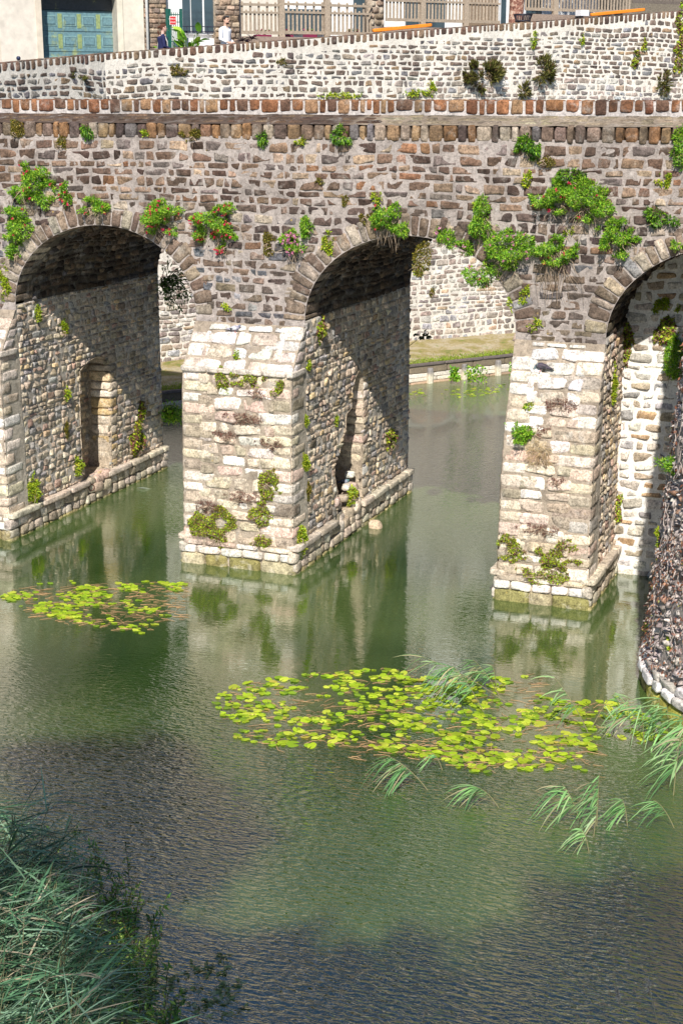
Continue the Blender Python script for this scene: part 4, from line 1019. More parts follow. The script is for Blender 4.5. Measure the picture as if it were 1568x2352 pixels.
REEDC = [(.24, .46, .16, 4), (.36, .54, .24, 3), (.14, .30, .11, 2.5), (.45, .40, .22, 1.3)]
def reed(bx, by, tx, ty, label, n=12, L=.34, side=-1, dry=.15, group=None, droop=.7):
    B = at_z(bx, by, -.02); T = at_depth(tx, ty, depth_of(B)-.1); T[2] = max(T[2], .12)
    root = thing('reed', label, 'reed', B, group); mid = (B+T)/2+np.array([0, 0, .12]); ln = np.linalg.norm(T-B)
    t = np.linspace(0, 1, 8)[:, None]; C = B*(1-t)**2+2*mid*t*(1-t)+T*t*t
    mb = MB(); tube(mb, C, np.linspace(.007, .003, 8), (.30, .27, .14), 5); mb.build('stem', REED, root)
    mb = MB(); tt = rng.uniform(.35, 1.0, n)[:, None]; P = B*(1-tt)**2+2*mid*tt*(1-tt)+T*tt*tt
    D = RT*side*rng.uniform(.25, 1.0, n)[:, None]+np.array([0, 0, 1.0])*rng.uniform(-.55, .35, n)[:, None]-FW*rng.normal(0, .3, n)[:, None]
    pal = [(c[0], c[1], c[2], c[3]) for c in REEDC[:3]]+[(.50, .44, .26, 10*dry)]
    blades(mb, P, D, L*rng.uniform(.6, 1.25, n), rng.uniform(.018, .032, n), rng.uniform(.4, 1.1, n)*droop, palette(pal, n, .15)); mb.build('leaf', REED, root)
RD_ = [(1168, 1618, 968, 1508, 'broken reed leaning far left over the back of the lily raft', 26, .42), (1112, 1640, 1040, 1530, 'reed with a yellow snapped stem in the back of the lily raft', 20, .40), (1146, 1600, 1085, 1515, 'dark green drooping reed beside the snapped stem', 18, .36),
       (1140, 1585, 1130, 1530, 'short reed right of the drooping group at the back of the lily raft', 9, .28),
       (1350, 1684, 1272, 1556, 'slim reed bowing left in front of the right-hand pier foot', 16, .30), (1357, 1675, 1412, 1590, 'single reed leaning right above the raft', 10, .32),
       (984, 1818, 890, 1736, 'lone reed plume in open water in front of the raft, leftmost', 18, .36), (1016, 1772, 990, 1730, 'short thin reed at the front edge of the raft', 4, .22),
       (1146, 1858, 1088, 1806, 'reed fanning its leaves into the open water, middle', 18, .34), (1334, 1896, 1290, 1800, 'straw-tinged reed at the left of the front right clump', 18, .38),
       (1369, 1900, 1375, 1778, 'tallest reed of the front right clump', 16, .36), (1440, 1900, 1428, 1836, 'reed at the right of the front right clump', 14, .30), (1362, 1925, 1372, 1850, 'short reed at the foot of the front right clump', 8, .26),
       (1352, 1962, 1335, 1906, 'little reed alone nearest the viewer on the right', 9, .28), (1548, 1905, 1500, 1838, 'small reed at the right edge in front of the clump', 8, .26),
       (1448, 1700, 1440, 1600, 'reed rising at the right end of the raft, leftmost of its row', 10, .34), (1478, 1712, 1470, 1615, 'second reed from the left in the row at the right end of the raft', 10, .36), (1500, 1705, 1515, 1600, 'reed right by the bastion foot', 12, .36),
       (1536, 1722, 1530, 1620, 'reed in front of the white foot ring', 12, .38), (1560, 1730, 1566, 1640, 'bluish reed at the right edge beside the foot ring', 14, .42), (1545, 1830, 1560, 1690, 'tall reed at the right edge with a bare yellow stem', 16, .42), (1575, 1800, 1590, 1650, 'leafy reed cut by the right edge of the picture', 16, .42)]
for r_ in RD_: reed(*r_[:5], n=int(r_[5]*1.8), L=r_[6]*1.1, dry=.3 if 'straw' in r_[4] or 'yellow' in r_[4] or 'leftmost' in r_[4] else .1, side=1 if 'leaning right' in r_[4] else -1)
# plumed reeds, bottom right
for bx, by, tx, ty, lab in ((1470, 2420, 1416, 2272, 'plumed dry reed at the bottom right, left one of two'), (1540, 2400, 1485, 2250, 'plumed dry reed at the bottom right, right one of two')):
    B = at_z(bx, by+120, 0); T = at_depth(tx, ty, depth_of(B)); root = thing('plumed_reed', lab, 'reed', B)
    mb = MB(); tube(mb, [B, (B+T)/2+RT*.02, T], [.005, .004, .002], (.45, .38, .24), 5); mb.build('stem', REED, root)
    mb = MB(); n = 120; t = rng.random(n)[:, None]; P = T+(B-T)*t*.10; leaves(mb, P, (T-B)[None]*.4+rng.standard_normal((n, 3))*.5-RT*.2, rng.uniform(.02, .05, n), np.full(n, .007), palette([(.62, .54, .44, 1)], n, .15)); mb.build('plume', REED, root)
# reed bed, bottom left
mb = MB(); st = MB(); P = []; Dr = []; Ls = []; Ws = []; Dp = []
def bedpt(): 
    while True:
        x = rng.uniform(-420, 300); y = rng.uniform(2020, 2900)
        if x < 110+(y-2250)*.18 and y > 2040+max(0, x)*1.0: return x, y
for i in range(640):
    x, y = bedpt(); B = at_z(x, y, -.02); h = rng.uniform(.9, 1.75)*(1.0 if y > 2200 else .75)
    lean = RT*rng.uniform(.05, .5)-FW*np.array([1, 1, 0])*rng.normal(0, .12); T = B+np.array([0, 0, h])+lean*h*.6; mid = B+np.array([0, 0, h*.6])+lean*h*.12
    t = np.linspace(0, 1, 6)[:, None]; C = B*(1-t)**2+2*mid*t*(1-t)+T*t*t
    tube(st, C, np.linspace(.006, .003, 6), np.array([.24, .24, .13])*rng.uniform(.5, 1.4), 4, close=False)
    k = 11; tt = rng.uniform(.3, 1, k)[:, None]; P.append(B*(1-tt)**2+2*mid*tt*(1-tt)+T*tt*tt)
    Dr.append(RT*rng.uniform(.3, 1.0, k)[:, None]*np.where(rng.random(k) < .82, 1, -1)[:, None]+np.array([0, 0, 1.0])*rng.uniform(-.1, .7, k)[:, None]+rng.standard_normal((k, 3))*.22)
    Ls.append(rng.uniform(.35, .75, k)); Ws.append(rng.uniform(.013, .024, k)); Dp.append(rng.uniform(.05, .4, k))
P = np.concatenate(P); blades(mb, P, np.concatenate(Dr), np.concatenate(Ls), np.concatenate(Ws), np.concatenate(Dp), palette([(.12, .26, .13, 4), (.27, .42, .27, 3), (.045, .10, .05, 4), (.44, .38, .26, 1.2)], len(P), .2), 5)
o = mb.build('reed_bed', REED); tag(o, 'dense bed of long bluish-green reeds in the bottom left corner', 'reeds', kind='stuff')
o2 = st.build('reed_stem', REED, o)
mb = MB(); st = MB()
for i in range(230):
    if i < 170: x = rng.uniform(180, 430); y = rng.uniform(2090, 2500); 
    else: x = rng.uniform(60, 300); y = rng.uniform(1990, 2200)
    if x > 330+(y-2090)*.35: continue
    B = at_z(x, y, 0); h = rng.uniform(.15, .5); T = B+np.array([rng.normal(0, .12), rng.normal(0, .12), h])
    tube(st, [B, (B+T)/2, T], [.005, .004, .002], (.16, .12, .07), 4, close=False); k = 20; t = rng.random(k)[:, None]
    leaves(mb, B*(1-t)+T*t, rng.standard_normal((k, 3))+np.array([0, 0, .3]), rng.uniform(.05, .11, k), rng.uniform(.015, .03, k), palette([(.16, .34, .06, 4), (.08, .18, .04, 3), (.40, .56, .10, 3), (.34, .24, .10, .6)], k, .2))
o = mb.build('water_pepper', LEAF); tag(o, 'tangled leafy water weeds at the edge of the reed bed', 'weeds', kind='stuff'); st.build('weed_stem', TWIG, o)
mb = MB()
for x, y in poly_pts([(400, 2200), (520, 2190), (560, 2240), (580, 2320), (480, 2352), (400, 2352)], 46, lambda x, y: .5+.5*math.sin(x*.05)*math.sin(y*.07)):
    leaves(mb, at_z(x, y, .01)[None]+rng.standard_normal((3, 3))*.02*np.array([1, 1, .1]), np.c_[rng.standard_normal((3, 2)), np.zeros(3)], np.full(3, .09), np.full(3, .03), palette([(.35, .42, .16, 2), (.5, .5, .3, 1)], 3, .2))
tag(mb.build('floating_leaves', LEAF), 'pale fallen leaves floating beside the reed bed', 'leaves', kind='stuff')
mud = MB(); surf(mud, lambda u, v, w: np.stack([u, v, .02+w], -1), np.linspace(-14, 1.0, 20), np.linspace(-24, -12.5, 20), (.1, .1, .1), amp=.05, mat=0)
tag(mud.build('mud_bank', simple('mud', (.07, .055, .04), .9, .3, 5, .5)), kind='structure')

# ================================================================ SMALL THINGS BY THE WATER
p = at_z(835, 1205, 0); mb = MB(); block(mb, (p[0]+.28, p[1]-.1, .03), (.13, .12, .10), (.62, .48, .34), None, 3, .03, fs=6); tag(mb.build('boulder', PALE), 'round tan boulder in the water at the foot of the broken recess', 'stone')
p = at_z(330, 1121, .02); root = None; mb = MB()
leaves(mb, np.array([p-RT*.16]), RT[None], [.34], [.11], np.array([[.75, .78, .76]])); o = mb.build('floating_leaf', simple('pale_plastic', None, .3, .1, 10)); tag(o, 'white pointed scrap floating beside the left pier', 'litter')
mb = MB(); c = at_x(211, 1120, -5.74); a = np.linspace(0, 2*math.pi, 17); tube(mb, np.stack([c[0]+0*a+.02*np.cos(a), c[1]+.07*np.cos(a), c[2]+.07*np.sin(a)], -1), .010, (.16, .07, .05), 6, close=False)
tag(mb.build('mooring_ring', IRON), 'rusty iron ring hanging on the ledge of the left pier', 'ring')

def remesh(mb, name, mat, parent, voxel=.012, smooth=4):
    o = mb.build(name, mat); m = o.modifiers.new('r', 'REMESH'); m.mode = 'VOXEL'; m.voxel_size = voxel
    s = o.modifiers.new('s', 'SMOOTH'); s.iterations = smooth; s.factor = .5
    src = o.data; Vs = np.empty(len(src.vertices)*3); src.vertices.foreach_get('co', Vs); Vs = Vs.reshape(-1, 3); Cs = np.concatenate(mb.c)
    dg = bpy.context.evaluated_depsgraph_get(); me = bpy.data.meshes.new_from_object(o.evaluated_get(dg)); o.modifiers.clear(); o.data = me
    V = np.empty(len(me.vertices)*3); me.vertices.foreach_get('co', V); V = V.reshape(-1, 3)
    if 'Col' in me.attributes: me.attributes.remove(me.attributes['Col'])
    C = np.empty((len(V), 3))
    for i in range(0, len(V), 500):
        C[i:i+500] = Cs[((V[i:i+500, None]-Vs[None])**2).sum(-1).argmin(1)]
    ca = me.attributes.new('Col', 'FLOAT_COLOR', 'POINT'); ca.data.foreach_set('color', np.c_[np.clip(C, 0, 1), np.ones(len(C))].ravel())
    me.polygons.foreach_set('use_smooth', np.ones(len(me.polygons), bool)); me.materials.clear(); me.materials.append(mat)
    if parent: o.parent = parent
    return o
def ball(mb, c, h, col, k=2.0): block(mb, c, h, col, None, k, 0, cv=.0)

def pigeon(loc, rz, label, body, wing, head, pose='stand', scale=.8):
    root = thing('pigeon', label, 'pigeon', loc); root.rotation_euler = (0, 0, rz); root.scale = (scale,)*3
    hd = (.115, 0, .155) if pose == 'stand' else ((.125, 0, .045) if pose == 'peck' else (.08, 0, .13))
    mb = MB(); tube(mb, [(-.10, 0, .085), (-.05, 0, .092), (.0, 0, .098), (.05, 0, .10), (.085, 0, .105)], [.030, .052, .062, .056, .036], body, 10)
    tube(mb, [(.05, 0, .10), ((.08+hd[0])/2, 0, (.12+hd[2])/2), hd], [.045, .03, .022], head, 10); ball(mb, hd, (.026, .022, .024), head)
    tube(mb, [(-.08, 0, .085), (-.19, 0, .065)], [.03, .022], body, 8)
    remesh(mb, 'body', FEATHER, root, .008, 5)
    for s in (-1, 1):
        w = MB(); block(w, (-.035, s*.052, .105), (.095, .012, .038), wing, lambda a, b, c: np.stack([a, b-s*np.abs(a+.035)*.25*(a < -.035), c-.35*np.maximum(0, -.02-a)*.8], -1), 2.6, 0, cv=.02)
        V = w.v[0]
        for x0 in (-.075, -.105): w.c[0][np.abs(V[:, 0]+V[:, 2]*.3-x0-.03) < .010] = (.03, .03, .035)
        w.build('wing', FEATHER).parent = root
    t = MB(); block(t, (-.175, 0, .066), (.06, .028, .006), np.array(body)*.4, None, 4, 0); t.build('tail', FEATHER).parent = root
    b = MB(); tube(b, [hd, (hd[0]+.04, 0, hd[2]-.008)], [.008, .002], (.05, .04, .04), 6); b.build('beak', FEATHER).parent = root
    for s in (-1, 1):
        l = MB(); tube(l, [(.0, s*.022, .055), (.005, s*.022, .0)], .004, (.55, .12, .10), 6)
        for a in (-.5, 0, .5): tube(l, [(.005, s*.022, .003), (.03*math.cos(a)+.005, s*.022+.03*math.sin(a), .002)], .003, (.55, .12, .10), 4)
        l.build('leg', FEATHER).parent = root
P0, _ = surf_point(541, 762, 'B'); pigeon((P0[0], P0[1]-.02, P0[2]-.01), R(8), 'pale grey pigeon with dark wing bars standing on the cap of the middle pier', (.30, .28, .34), (.62, .62, .66), (.16, .17, .24))
P0, _ = surf_point(1243, 850, 'B'); pigeon((P0[0], P0[1]-.03, P0[2]-.02), R(170), 'dark pigeon pecking with lowered head on the cap of the right-hand pier', (.06, .05, .07), (.09, .07, .09), (.20, .26, .28), 'peck', .95)
p = at_x(789, 1114, -.25); pigeon((-.22, p[1], p[2]), R(20), 'blue-grey pigeon sitting in the broken recess of the middle pier', (.16, .18, .24), (.28, .30, .38), (.08, .18, .18), 'sit')
p = at_x(208, 1096, -6.05); pigeon((-5.98, p[1], p[2]-.02), R(-70), 'small grey pigeon at the foot of the tall recess in the left pier', (.16, .17, .22), (.24, .26, .34), (.12, .14, .18), 'sit', .75)

# ================================================================ PEOPLE on the ramp road
def limb(mb, pts, rad, col): tube(mb, pts, rad, col, 10)
def person(px, label, H, hairc, hairlen, top, bottom, sleeve_to, face, turn, off=1.6, bag=False, beard=False, glasses=False, woman=False):
    s_, z_ = at_w(px, 100, off); root = thing('person', label, 'person', wp(s_, off, ztop(s_)-1.05)); k = H/1.75
    root.rotation_euler = (0, 0, WROT+turn); root.scale = (k,)*3
    SK = face; mb = MB(); sh = .185 if not woman else .165
    # legs in mid stride
    for s, fx in ((1, .20), (-1, -.22)):
        limb(mb, [(0, s*.085, .93), (fx*.55+.03, s*.085, .50), (fx, s*.08, .10)], [.085, .06, .04], SK); block(mb, (fx+.06, s*.08, .045), (.13, .045, .04), SK, None, 3)
    limb(mb, [(0, 0, .86), (0, 0, 1.0), (0, 0, 1.18), (0, 0, 1.36), (0, 0, 1.44)], [.13, .12, .13, .15, .08], SK)
    limb(mb, [(0, 0, 1.40), (.01, 0, 1.50), (.02, 0, 1.56)], [.06, .05, .05], SK)
    hc = np.array((.035, 0, 1.635)); ball(mb, hc, (.088, .072, .112), SK, 2.2); ball(mb, hc+(.05, 0, -.065), (.042, .045, .04), SK)
    limb(mb, [hc+(.08, 0, .02), hc+(.108, 0, -.022), hc+(.088, 0, -.03)], [.010, .015, .008], SK)      # nose
    for s in (1, -1): ball(mb, hc+(-.005, s*.074, -.01), (.018, .01, .028), SK)
    arms = {1: [(0, sh, 1.40), (-.06, sh+.05, 1.13), (.16, sh+.0, 1.02)], -1: [(0, -sh, 1.40), (.02, -sh-.05, 1.12), (.24, -sh+.03, 1.03)]}
    for s in (1, -1):
        a = arms[s]; limb(mb, a, [.052, .042, .028], SK); h = np.array(a[2]); d = unit(h-np.array(a[1]))
        ball(mb, h+d*.045, (.045, .022, .035), SK, 2.4)
        for f in range(4):
            b = h+d*.075+np.array([0, 0, (f-1.5)*.017]); limb(mb, [b, b+d*.03+(0, s*-.004, -.004), b+d*(.048+.006*(f in (1, 2)))+(0, s*-.014, -.016)], [.009, .008, .006], SK)
        b = h+d*.03+np.array([0, s*-.015, .03]); limb(mb, [b, b+d*.03+(0, s*-.01, .015), b+d*.05+(0, s*-.01, .012)], [.011, .009, .007], SK)
    remesh(mb, 'body', SKIN, root, .011, 3)
    mb = MB()
    limb(mb, [(0, 0, .90), (0, 0, 1.05), (0, 0, 1.2), (0, 0, 1.36), (0, 0, 1.435)], [.145, .135, .145, .165, .075], top)
    limb(mb, [(0, -sh, 1.395), (0, 0, 1.42), (0, sh, 1.395)], [.055, .07, .055], top)
    for s in (1, -1):
        a = [np.array(x) for x in arms[s]]; e = a[1]*(1-sleeve_to)+a[2]*sleeve_to; limb(mb, [a[0], a[1], e], [.066, .056, .044], top)
    remesh(mb, 'sweater' if woman else 'shirt', CLOTH, root, .013, 3)
    mb = MB()
    for s, fx in ((1, .20), (-1, -.22)): limb(mb, [(0, s*.085, .95), (fx*.55+.03, s*.085, .50), (fx, s*.08, .11)], [.11, .078, .06], bottom)
    limb(mb, [(0, 0, .88), (0, 0, .98)], [.15, .15], bottom); remesh(mb, 'trousers', CLOTH, root, .014, 3)
    mb = MB(); hm = hc+np.array((-.018, 0, .022)); ball(mb, hm, (.088, .080, .106), hairc, 2.2); ball(mb, hc+(.02, 0, .085), (.075, .066, .035), hairc)
    if hairlen: limb(mb, [hc+(-.09, 0, .05), hc+(-.15, 0, .02), hc+(-.16, 0, -.12), hc+(-.12, 0, -.22)], [.03, .035, .035, .012], hairc)
    if beard: ball(mb, hc+(.052, 0, -.082), (.046, .052, .034), hairc)
    remesh(mb, 'hair', CLOTH, root, .010, 2)
    mb = MB()
    for s in (1, -1): ball(mb, hc+(.082, s*.030, .008), (.008, .012, .007), (.03, .02, .02)); ball(mb, hc+(.082, s*.030, .026), (.008, .016, .004), hairc)
    ball(mb, hc+(.088, 0, -.062), (.006, .024, .006), (.45, .13, .12)); o = mb.build('face_features', SKIN); o.parent = root
    if bag:
        mb = MB(); a = np.linspace(-.1, 1.05, 9)
        tube(mb, [(-.02, -.10, 1.455), (.05, -.14, 1.40), (.12, -.12, 1.25), (.14, -.05, 1.08), (.10, .05, .95), (.02, .15, .90)], .018, (.78, .76, .72), 6); tube(mb, [(-.02, -.10, 1.455), (-.12, -.02, 1.3), (-.15, .08, 1.05), (-.05, .16, .9)], .018, (.78, .76, .72), 6)
        mb.build('bag_strap', CLOTH).parent = root
        mb = MB(); block(mb, (0, .21, .82), (.13, .045, .10), (.70, .68, .62), None, 5); mb.build('bag', CLOTH).parent = root
    if glasses:
        mb = MB(); 
        for s in (1, -1): ball(mb, hc+(.072, s*.035, .098), (.012, .028, .018), (.02, .02, .025))
        tube(mb, [hc+(-.02, .083, .07), hc+(.07, .06, .098), hc+(.082, 0, .102), hc+(.07, -.06, .098), hc+(-.02, -.083, .07)], .004, (.02, .02, .025), 5); mb.build('sunglasses', GLASS).parent = root
person(374, 'woman with a brown ponytail, navy sweater and white bag strap walking behind the wall', 1.70, (.09, .035, .02), True, (.015, .018, .075), (.05, .05, .07), 1.0, (.68, .42, .34), R(-14), bag=True, woman=True, off=1.5)
person(518, 'bearded man in a white shirt with sunglasses on his dark hair behind the wall', 1.80, (.035, .018, .012), False, (.80, .82, .88), (.10, .12, .2), .8, (.62, .38, .28), R(-62), beard=True, glasses=True, off=1.4)

# ================================================================ HOUSES AND STREET THINGS above the wall
def sz(px, py, off): return at_w(px, py, off)
def rect(mb, x0, y0, x1, y1, o0, o1, col, ref=None, mat=0):
    """box over the picture rectangle, on the plane o0 behind the wall face, o1 = its back"""
    s0, za = sz(x0, y1, ref or o0); s1, zb = sz(x1, y0, ref or o0); wbox(mb, s0, s1, za, zb, o0, o1, col, mat)
OF = 4.2
CR = (.66, .60, .52)
h1 = thing('garage_house', 'cream rendered house with the blue-green garage door', 'house', wp(-2, OF, 8.2))
zb0, zt0 = 7.9, 17.0
def S(px, off=OF): return sz(px, 60, off)[0]
mb = MB(); wbox(mb, -14, S(2), zb0, zt0, OF+.15, OF+8, (.5, .46, .4))
wbox(mb, S(0), S(97), zb0, zt0, OF, OF+8, CR); zl = sz(180, -14, OF)[1]
wbox(mb, S(97), S(270), zl, zt0, OF, OF+8, CR); wbox(mb, S(270), S(331), zb0, zt0, OF, OF+8, (.68, .62, .52)); wbox(mb, S(97), S(270), zb0, zl, OF+.9, OF+8, (.3, .3, .3))
mb.build('wall', ROUGHP, h1, False)
mb = MB(); wbox(mb, S(84), S(97), zb0, zl+.3, OF-.03, OF+.5, (.62, .54, .44)); mb.build('door_jamb', ROUGHP, h1, False); mb = MB(); wbox(mb, S(270), S(283), zb0, zl+.3, OF-.03, OF+.5, (.70, .64, .52)); mb.build('door_jamb', ROUGHP, h1, False)
mb = MB(); wbox(mb, -14.2, S(331)+.1, zt0, zt0+.2, OF-.3, OF+8.2, (.12, .12, .13)); mb.build('roof', PLAIN, h1, False)
gd = MB(); g0, g1 = sz(97, 130, OF+.45)[0], sz(272, 130, OF+.45)[0]; gz1 = sz(180, 24, OF+.45)[1]; TEAL = (.13, .24, .27)
wbox(gd, g0, g1, gz1-2.3, gz1, OF+.45, OF+.52, TEAL); wbox(gd, g0, g1, gz1+.01, zl+.02, OF+.40, OF+.52, (.05, .055, .06))  # near-black strip above the door stands in for the lintel's shadow
pw = (g1-g0)/4; rh = .575
for r in range(4):
    wbox(gd, g0, g1, gz1-.008-rh*r-.012, gz1-.008-rh*r+.002, OF+.436, OF+.45, (.06, .12, .14))
    for c in range(4):
        a, b = g0+pw*(c-.0)+.10, g0+pw*(c+1)-.10; z1 = gz1-rh*r-.15; z0_ = gz1-rh*(r+1)+.13
        for (q, w_) in ((0, (.20, .34, .34)), (.03, (.09, .17, .20)), (.055, TEAL)): wbox(gd, a+q, b-q, z0_+q, z1-q, OF+.435-q*.25, OF+.45, w_)
        if r < 2 and c < 3: wbox(gd, b+.035, b+.165, z0_-.06, z1+.05, OF+.444, OF+.45, (.26, .33, .14))
gm, n_, l_, p_ = nodemat('patchy_garage_paint'); at_ = n_.new('ShaderNodeAttribute'); at_.attribute_name = 'Col'; tc_ = n_.new('ShaderNodeTexCoord').outputs['Object']
nz = noise_node(n_, l_, 1.7, 6, .7, tc_, .5); rz_ = ramp(n_, l_, nz.outputs[0], [(.54, 0.0), (.66, .6)]); nz2 = noise_node(n_, l_, 14, 6, .7, tc_); rr2 = ramp(n_, l_, nz2.outputs[0], [(.35, .75), (.7, 1.25)])
l_.new(mixc(n_, l_, 'MULTIPLY', 1, mixc(n_, l_, 'MIX', rz_.outputs[0], at_.outputs['Color'], (.42, .44, .10)), rr2.outputs[0]), p_.inputs['Base Color']); p_.inputs['Roughness'].default_value = .55
gd.build('garage_door', gm, h1, False)
mb = MB(); s_, z_ = sz(388*0+339*0+338, 100, OF); tube(mb, [wp(s_+.0, OF-.08, 8.1), wp(s_, OF-.08, zt0)], .045, (.78, .77, .75), 8); tube(mb, [wp(s_, OF-.08, 8.1), wp(s_, OF-.08, sz(338, 145, OF)[1])], .05, (.08, .10, .14), 8)
tag(mb.build('drainpipe', PLAIN), 'white downpipe with a dark foot between the cream house and the stone corner', 'downpipe')
# stone and white house
h2 = thing('stone_house', 'white rendered house with brown stone quoins, window behind the big-leaved plant', 'house', wp(4, OF, 8.5))
mb = MB(); wbox(mb, S(345), S(884), zb0, zt0, OF+.25, OF+8, (.80, .79, .77)); mb.build('wall', ROUGHP, h2, False)
mb = MB(); sfn = lambda u, v, w: np.stack([WA[0]+WD[0]*u-WN[0]*(OF-w), WA[1]+WD[1]*u-WN[1]*(OF-w), v], -1)
for a, b in ((331, 384), (494, 552)):
    s0, s1 = S(a), S(b); wbox(mb, s0, s1, zb0, zt0, OF+.02, OF+.5, (.50, .40, .30), 1)
    lay = layout(s0, s1, 8.2, 14, .15, .30); stones(mb, sfn, lay, palette([(.34, .24, .17, 3), (.24, .18, .14, 3), (.48, .38, .28, 2)], len(lay), .15), 7, 6, .014, .010, .010, rnd=.06)
mb.build('quoin', [STONE, MORTAR], h2)
mb = MB(); wbox(mb, S(345)-.02, S(884), zt0, zt0+.2, OF-.1, OF+8.2, (.12, .12, .13)); mb.build('roof', PLAIN, h2, False)
wn = MB(); rect(wn, 414, -40, 494, 78, OF+.15, OF+.26, (.82, .82, .82)); wf_ = wn.build('window', PLAIN, h2, False)
for (x0, x1, y1) in ((421, 435, 72), (441, 463, 72), (471, 493, 72)):
    wn = MB(); rect(wn, x0, -40, x1, y1, OF+.11, OF+.149, (.06, .10, .12)); wn.build('pane', GLASS, wf_, False)
wn = MB(); rect(wn, 418, 88, 494, 111, OF+.10, OF+.25, (.82, .80, .80)); rect(wn, 412, 113, 494, 117, OF+.0, OF+.25, (.12, .03, .10)); rect(wn, 412, 117, 494, 150, OF+.05, OF+.25, (.48, .42, .34)); wn.build('sill', ROUGHP, h2, False)
rl = MB()
for y in (60, 72): 
    s0, z0 = sz(414, y, OF); s1, z1 = sz(494, y, OF); z1 = z0; tube(rl, [wp(s0, OF-.02, z0), wp(s1, OF-.02, z0)], .013, (.04, .04, .07), 5)
for x in (429, 452, 476): a = sz(x, 60, OF); b = sz(x, 80, OF); tube(rl, [wp(a[0], OF-.02, a[1]), wp(a[0], OF-.02, b[1])], .012, (.04, .04, .07), 5)
rl.build('window_rail', IRON, h2)
# things behind the fences: windows, doors, flower boxes of the house
for (x0, y0, x1, y1, c) in ((552, -30, 640, 100, (.70, .64, .55)), (930, -30, 1000, 60, (.6, .5, .4))):
    wn = MB(); rect(wn, x0, y0, x1, y1, OF+.2, OF+.3, c); wn.build('render_panel', ROUGHP, h2, False)
for (x0, y0, x1, y1) in ((652, 22, 738, 74), (812, -20, 838, 80)):
    wn = MB(); rect(wn, x0-3, y0-3, x1+3, y1+3, OF+.17, OF+.26, (.78, .78, .80)); w2 = wn.build('window', PLAIN, h2, False); wn = MB(); rect(wn, x0, y0, x1, y1, OF+.13, OF+.168, (.06, .09, .10)); wn.build('pane', GLASS, w2, False)
h3 = thing('white_house', 'white house with grey-blue windows behind the right-hand picket fence', 'house', wp(14, OF, 9))
mb = MB(); wbox(mb, S(886), S(1600), zb0, zt0, OF+.3, OF+8, (.80, .79, .77)); mb.build('wall', ROUGHP, h3, False)
mb = MB(); wbox(mb, S(886), S(1600), zt0, zt0+.2, OF, OF+8.2, (.12, .12, .13)); mb.build('roof', PLAIN, h3, False)
for (x0, y0, x1, y1) in ((932, -30, 962, 67), (975, -30, 1022, 67), (1150, -30, 1163, 60), (1208, -30, 1245, 30)):
    wn = MB(); rect(wn, x0-3, y0-3, x1+3, y1+3, OF+.2, OF+.31, (.72, .74, .78)); w2 = wn.build('window', PLAIN, h3, False); wn = MB(); rect(wn, x0, y0, x1, y1, OF+.16, OF+.198, (.16, .22, .26)); wn.build('pane', GLASS, w2, False)
mb = MB(); rect(mb, 1072, -30, 1145, 62, OF+.2, OF+.31, (.22, .16, .11)); mb.build('timber_cladding', WOOD, h3, False); mb = MB(); rect(mb, 1380, -40, 1600, 40, OF+.1, OF+.31, (.20, .17, .13)); mb.build('timber_cladding', WOOD, h3, False)
SLATE = simple('slate', (.075, .075, .09), .6, .3, 6, .4)
def roof_on(parent, s0, s1, h):
    P = [wp(s0, OF-.3, zt0+.18), wp(s1, OF-.3, zt0+.18), wp(s1, OF+4, zt0+h), wp(s0, OF+4, zt0+h), wp(s1, OF+8.3, zt0+.18), wp(s0, OF+8.3, zt0+.18)]
    mb = MB(); mb.add(P, [[0, 1, 2, 3], [3, 2, 4, 5], [0, 3, 5, 5], [1, 4, 2, 2]], (.08, .08, .09)); mb.build('slate_roof', SLATE, parent, False)
    mb = MB(); c = (s0+s1)/2+1; wbox(mb, c-.6, c+.6, zt0+h-1, zt0+h+1.1, OF+3.6, OF+4.4, (.40, .22, .15)); mb.build('chimney', ROUGHP, parent, False)
    s_ = s0+.9
    while s_ < s1-1.4:
        for z in (12.2, 14.9):
            mb = MB(); wbox(mb, s_-.06, s_+1.06, z-.06, z+1.56, OF-.03, OF+.3, (.74, .74, .74)); w = mb.build('upper_window', PLAIN, parent, False)
            mb = MB(); wbox(mb, s_, s_+1.0, z, z+1.5, OF-.05, OF-.031, (.06, .08, .10)); mb.build('pane', GLASS, w, False)
        s_ += 2.4
roof_on(h1, -14, S(331), 2.6); roof_on(h2, S(345), S(884), 3.6); roof_on(h3, S(886)+.02, S(1600), 3.0)
# stone pillar between the fences
mb = MB(); s0, s1 = S(853, 1.9), S(883, 1.9); wbox(mb, s0, s1, 8.2, 12.5, 1.95, 2.35, (.42, .34, .26), 1)
pfn = lambda u, v, w: np.stack([WA[0]+WD[0]*u-WN[0]*(1.93-w), WA[1]+WD[1]*u-WN[1]*(1.93-w), v], -1)
lay = layout(s0, s1, 8.4, 12.5, .17, .25); stones(mb, pfn, lay, palette([(.30, .22, .16, 3), (.20, .15, .13, 3), (.46, .38, .30, 2)], len(lay)), 5, 5, .03, .010, .012)
tag(mb.build('stone_pillar', [STONE, MORTAR]), 'square pillar of brown stones between the two picket fences', 'pillar')
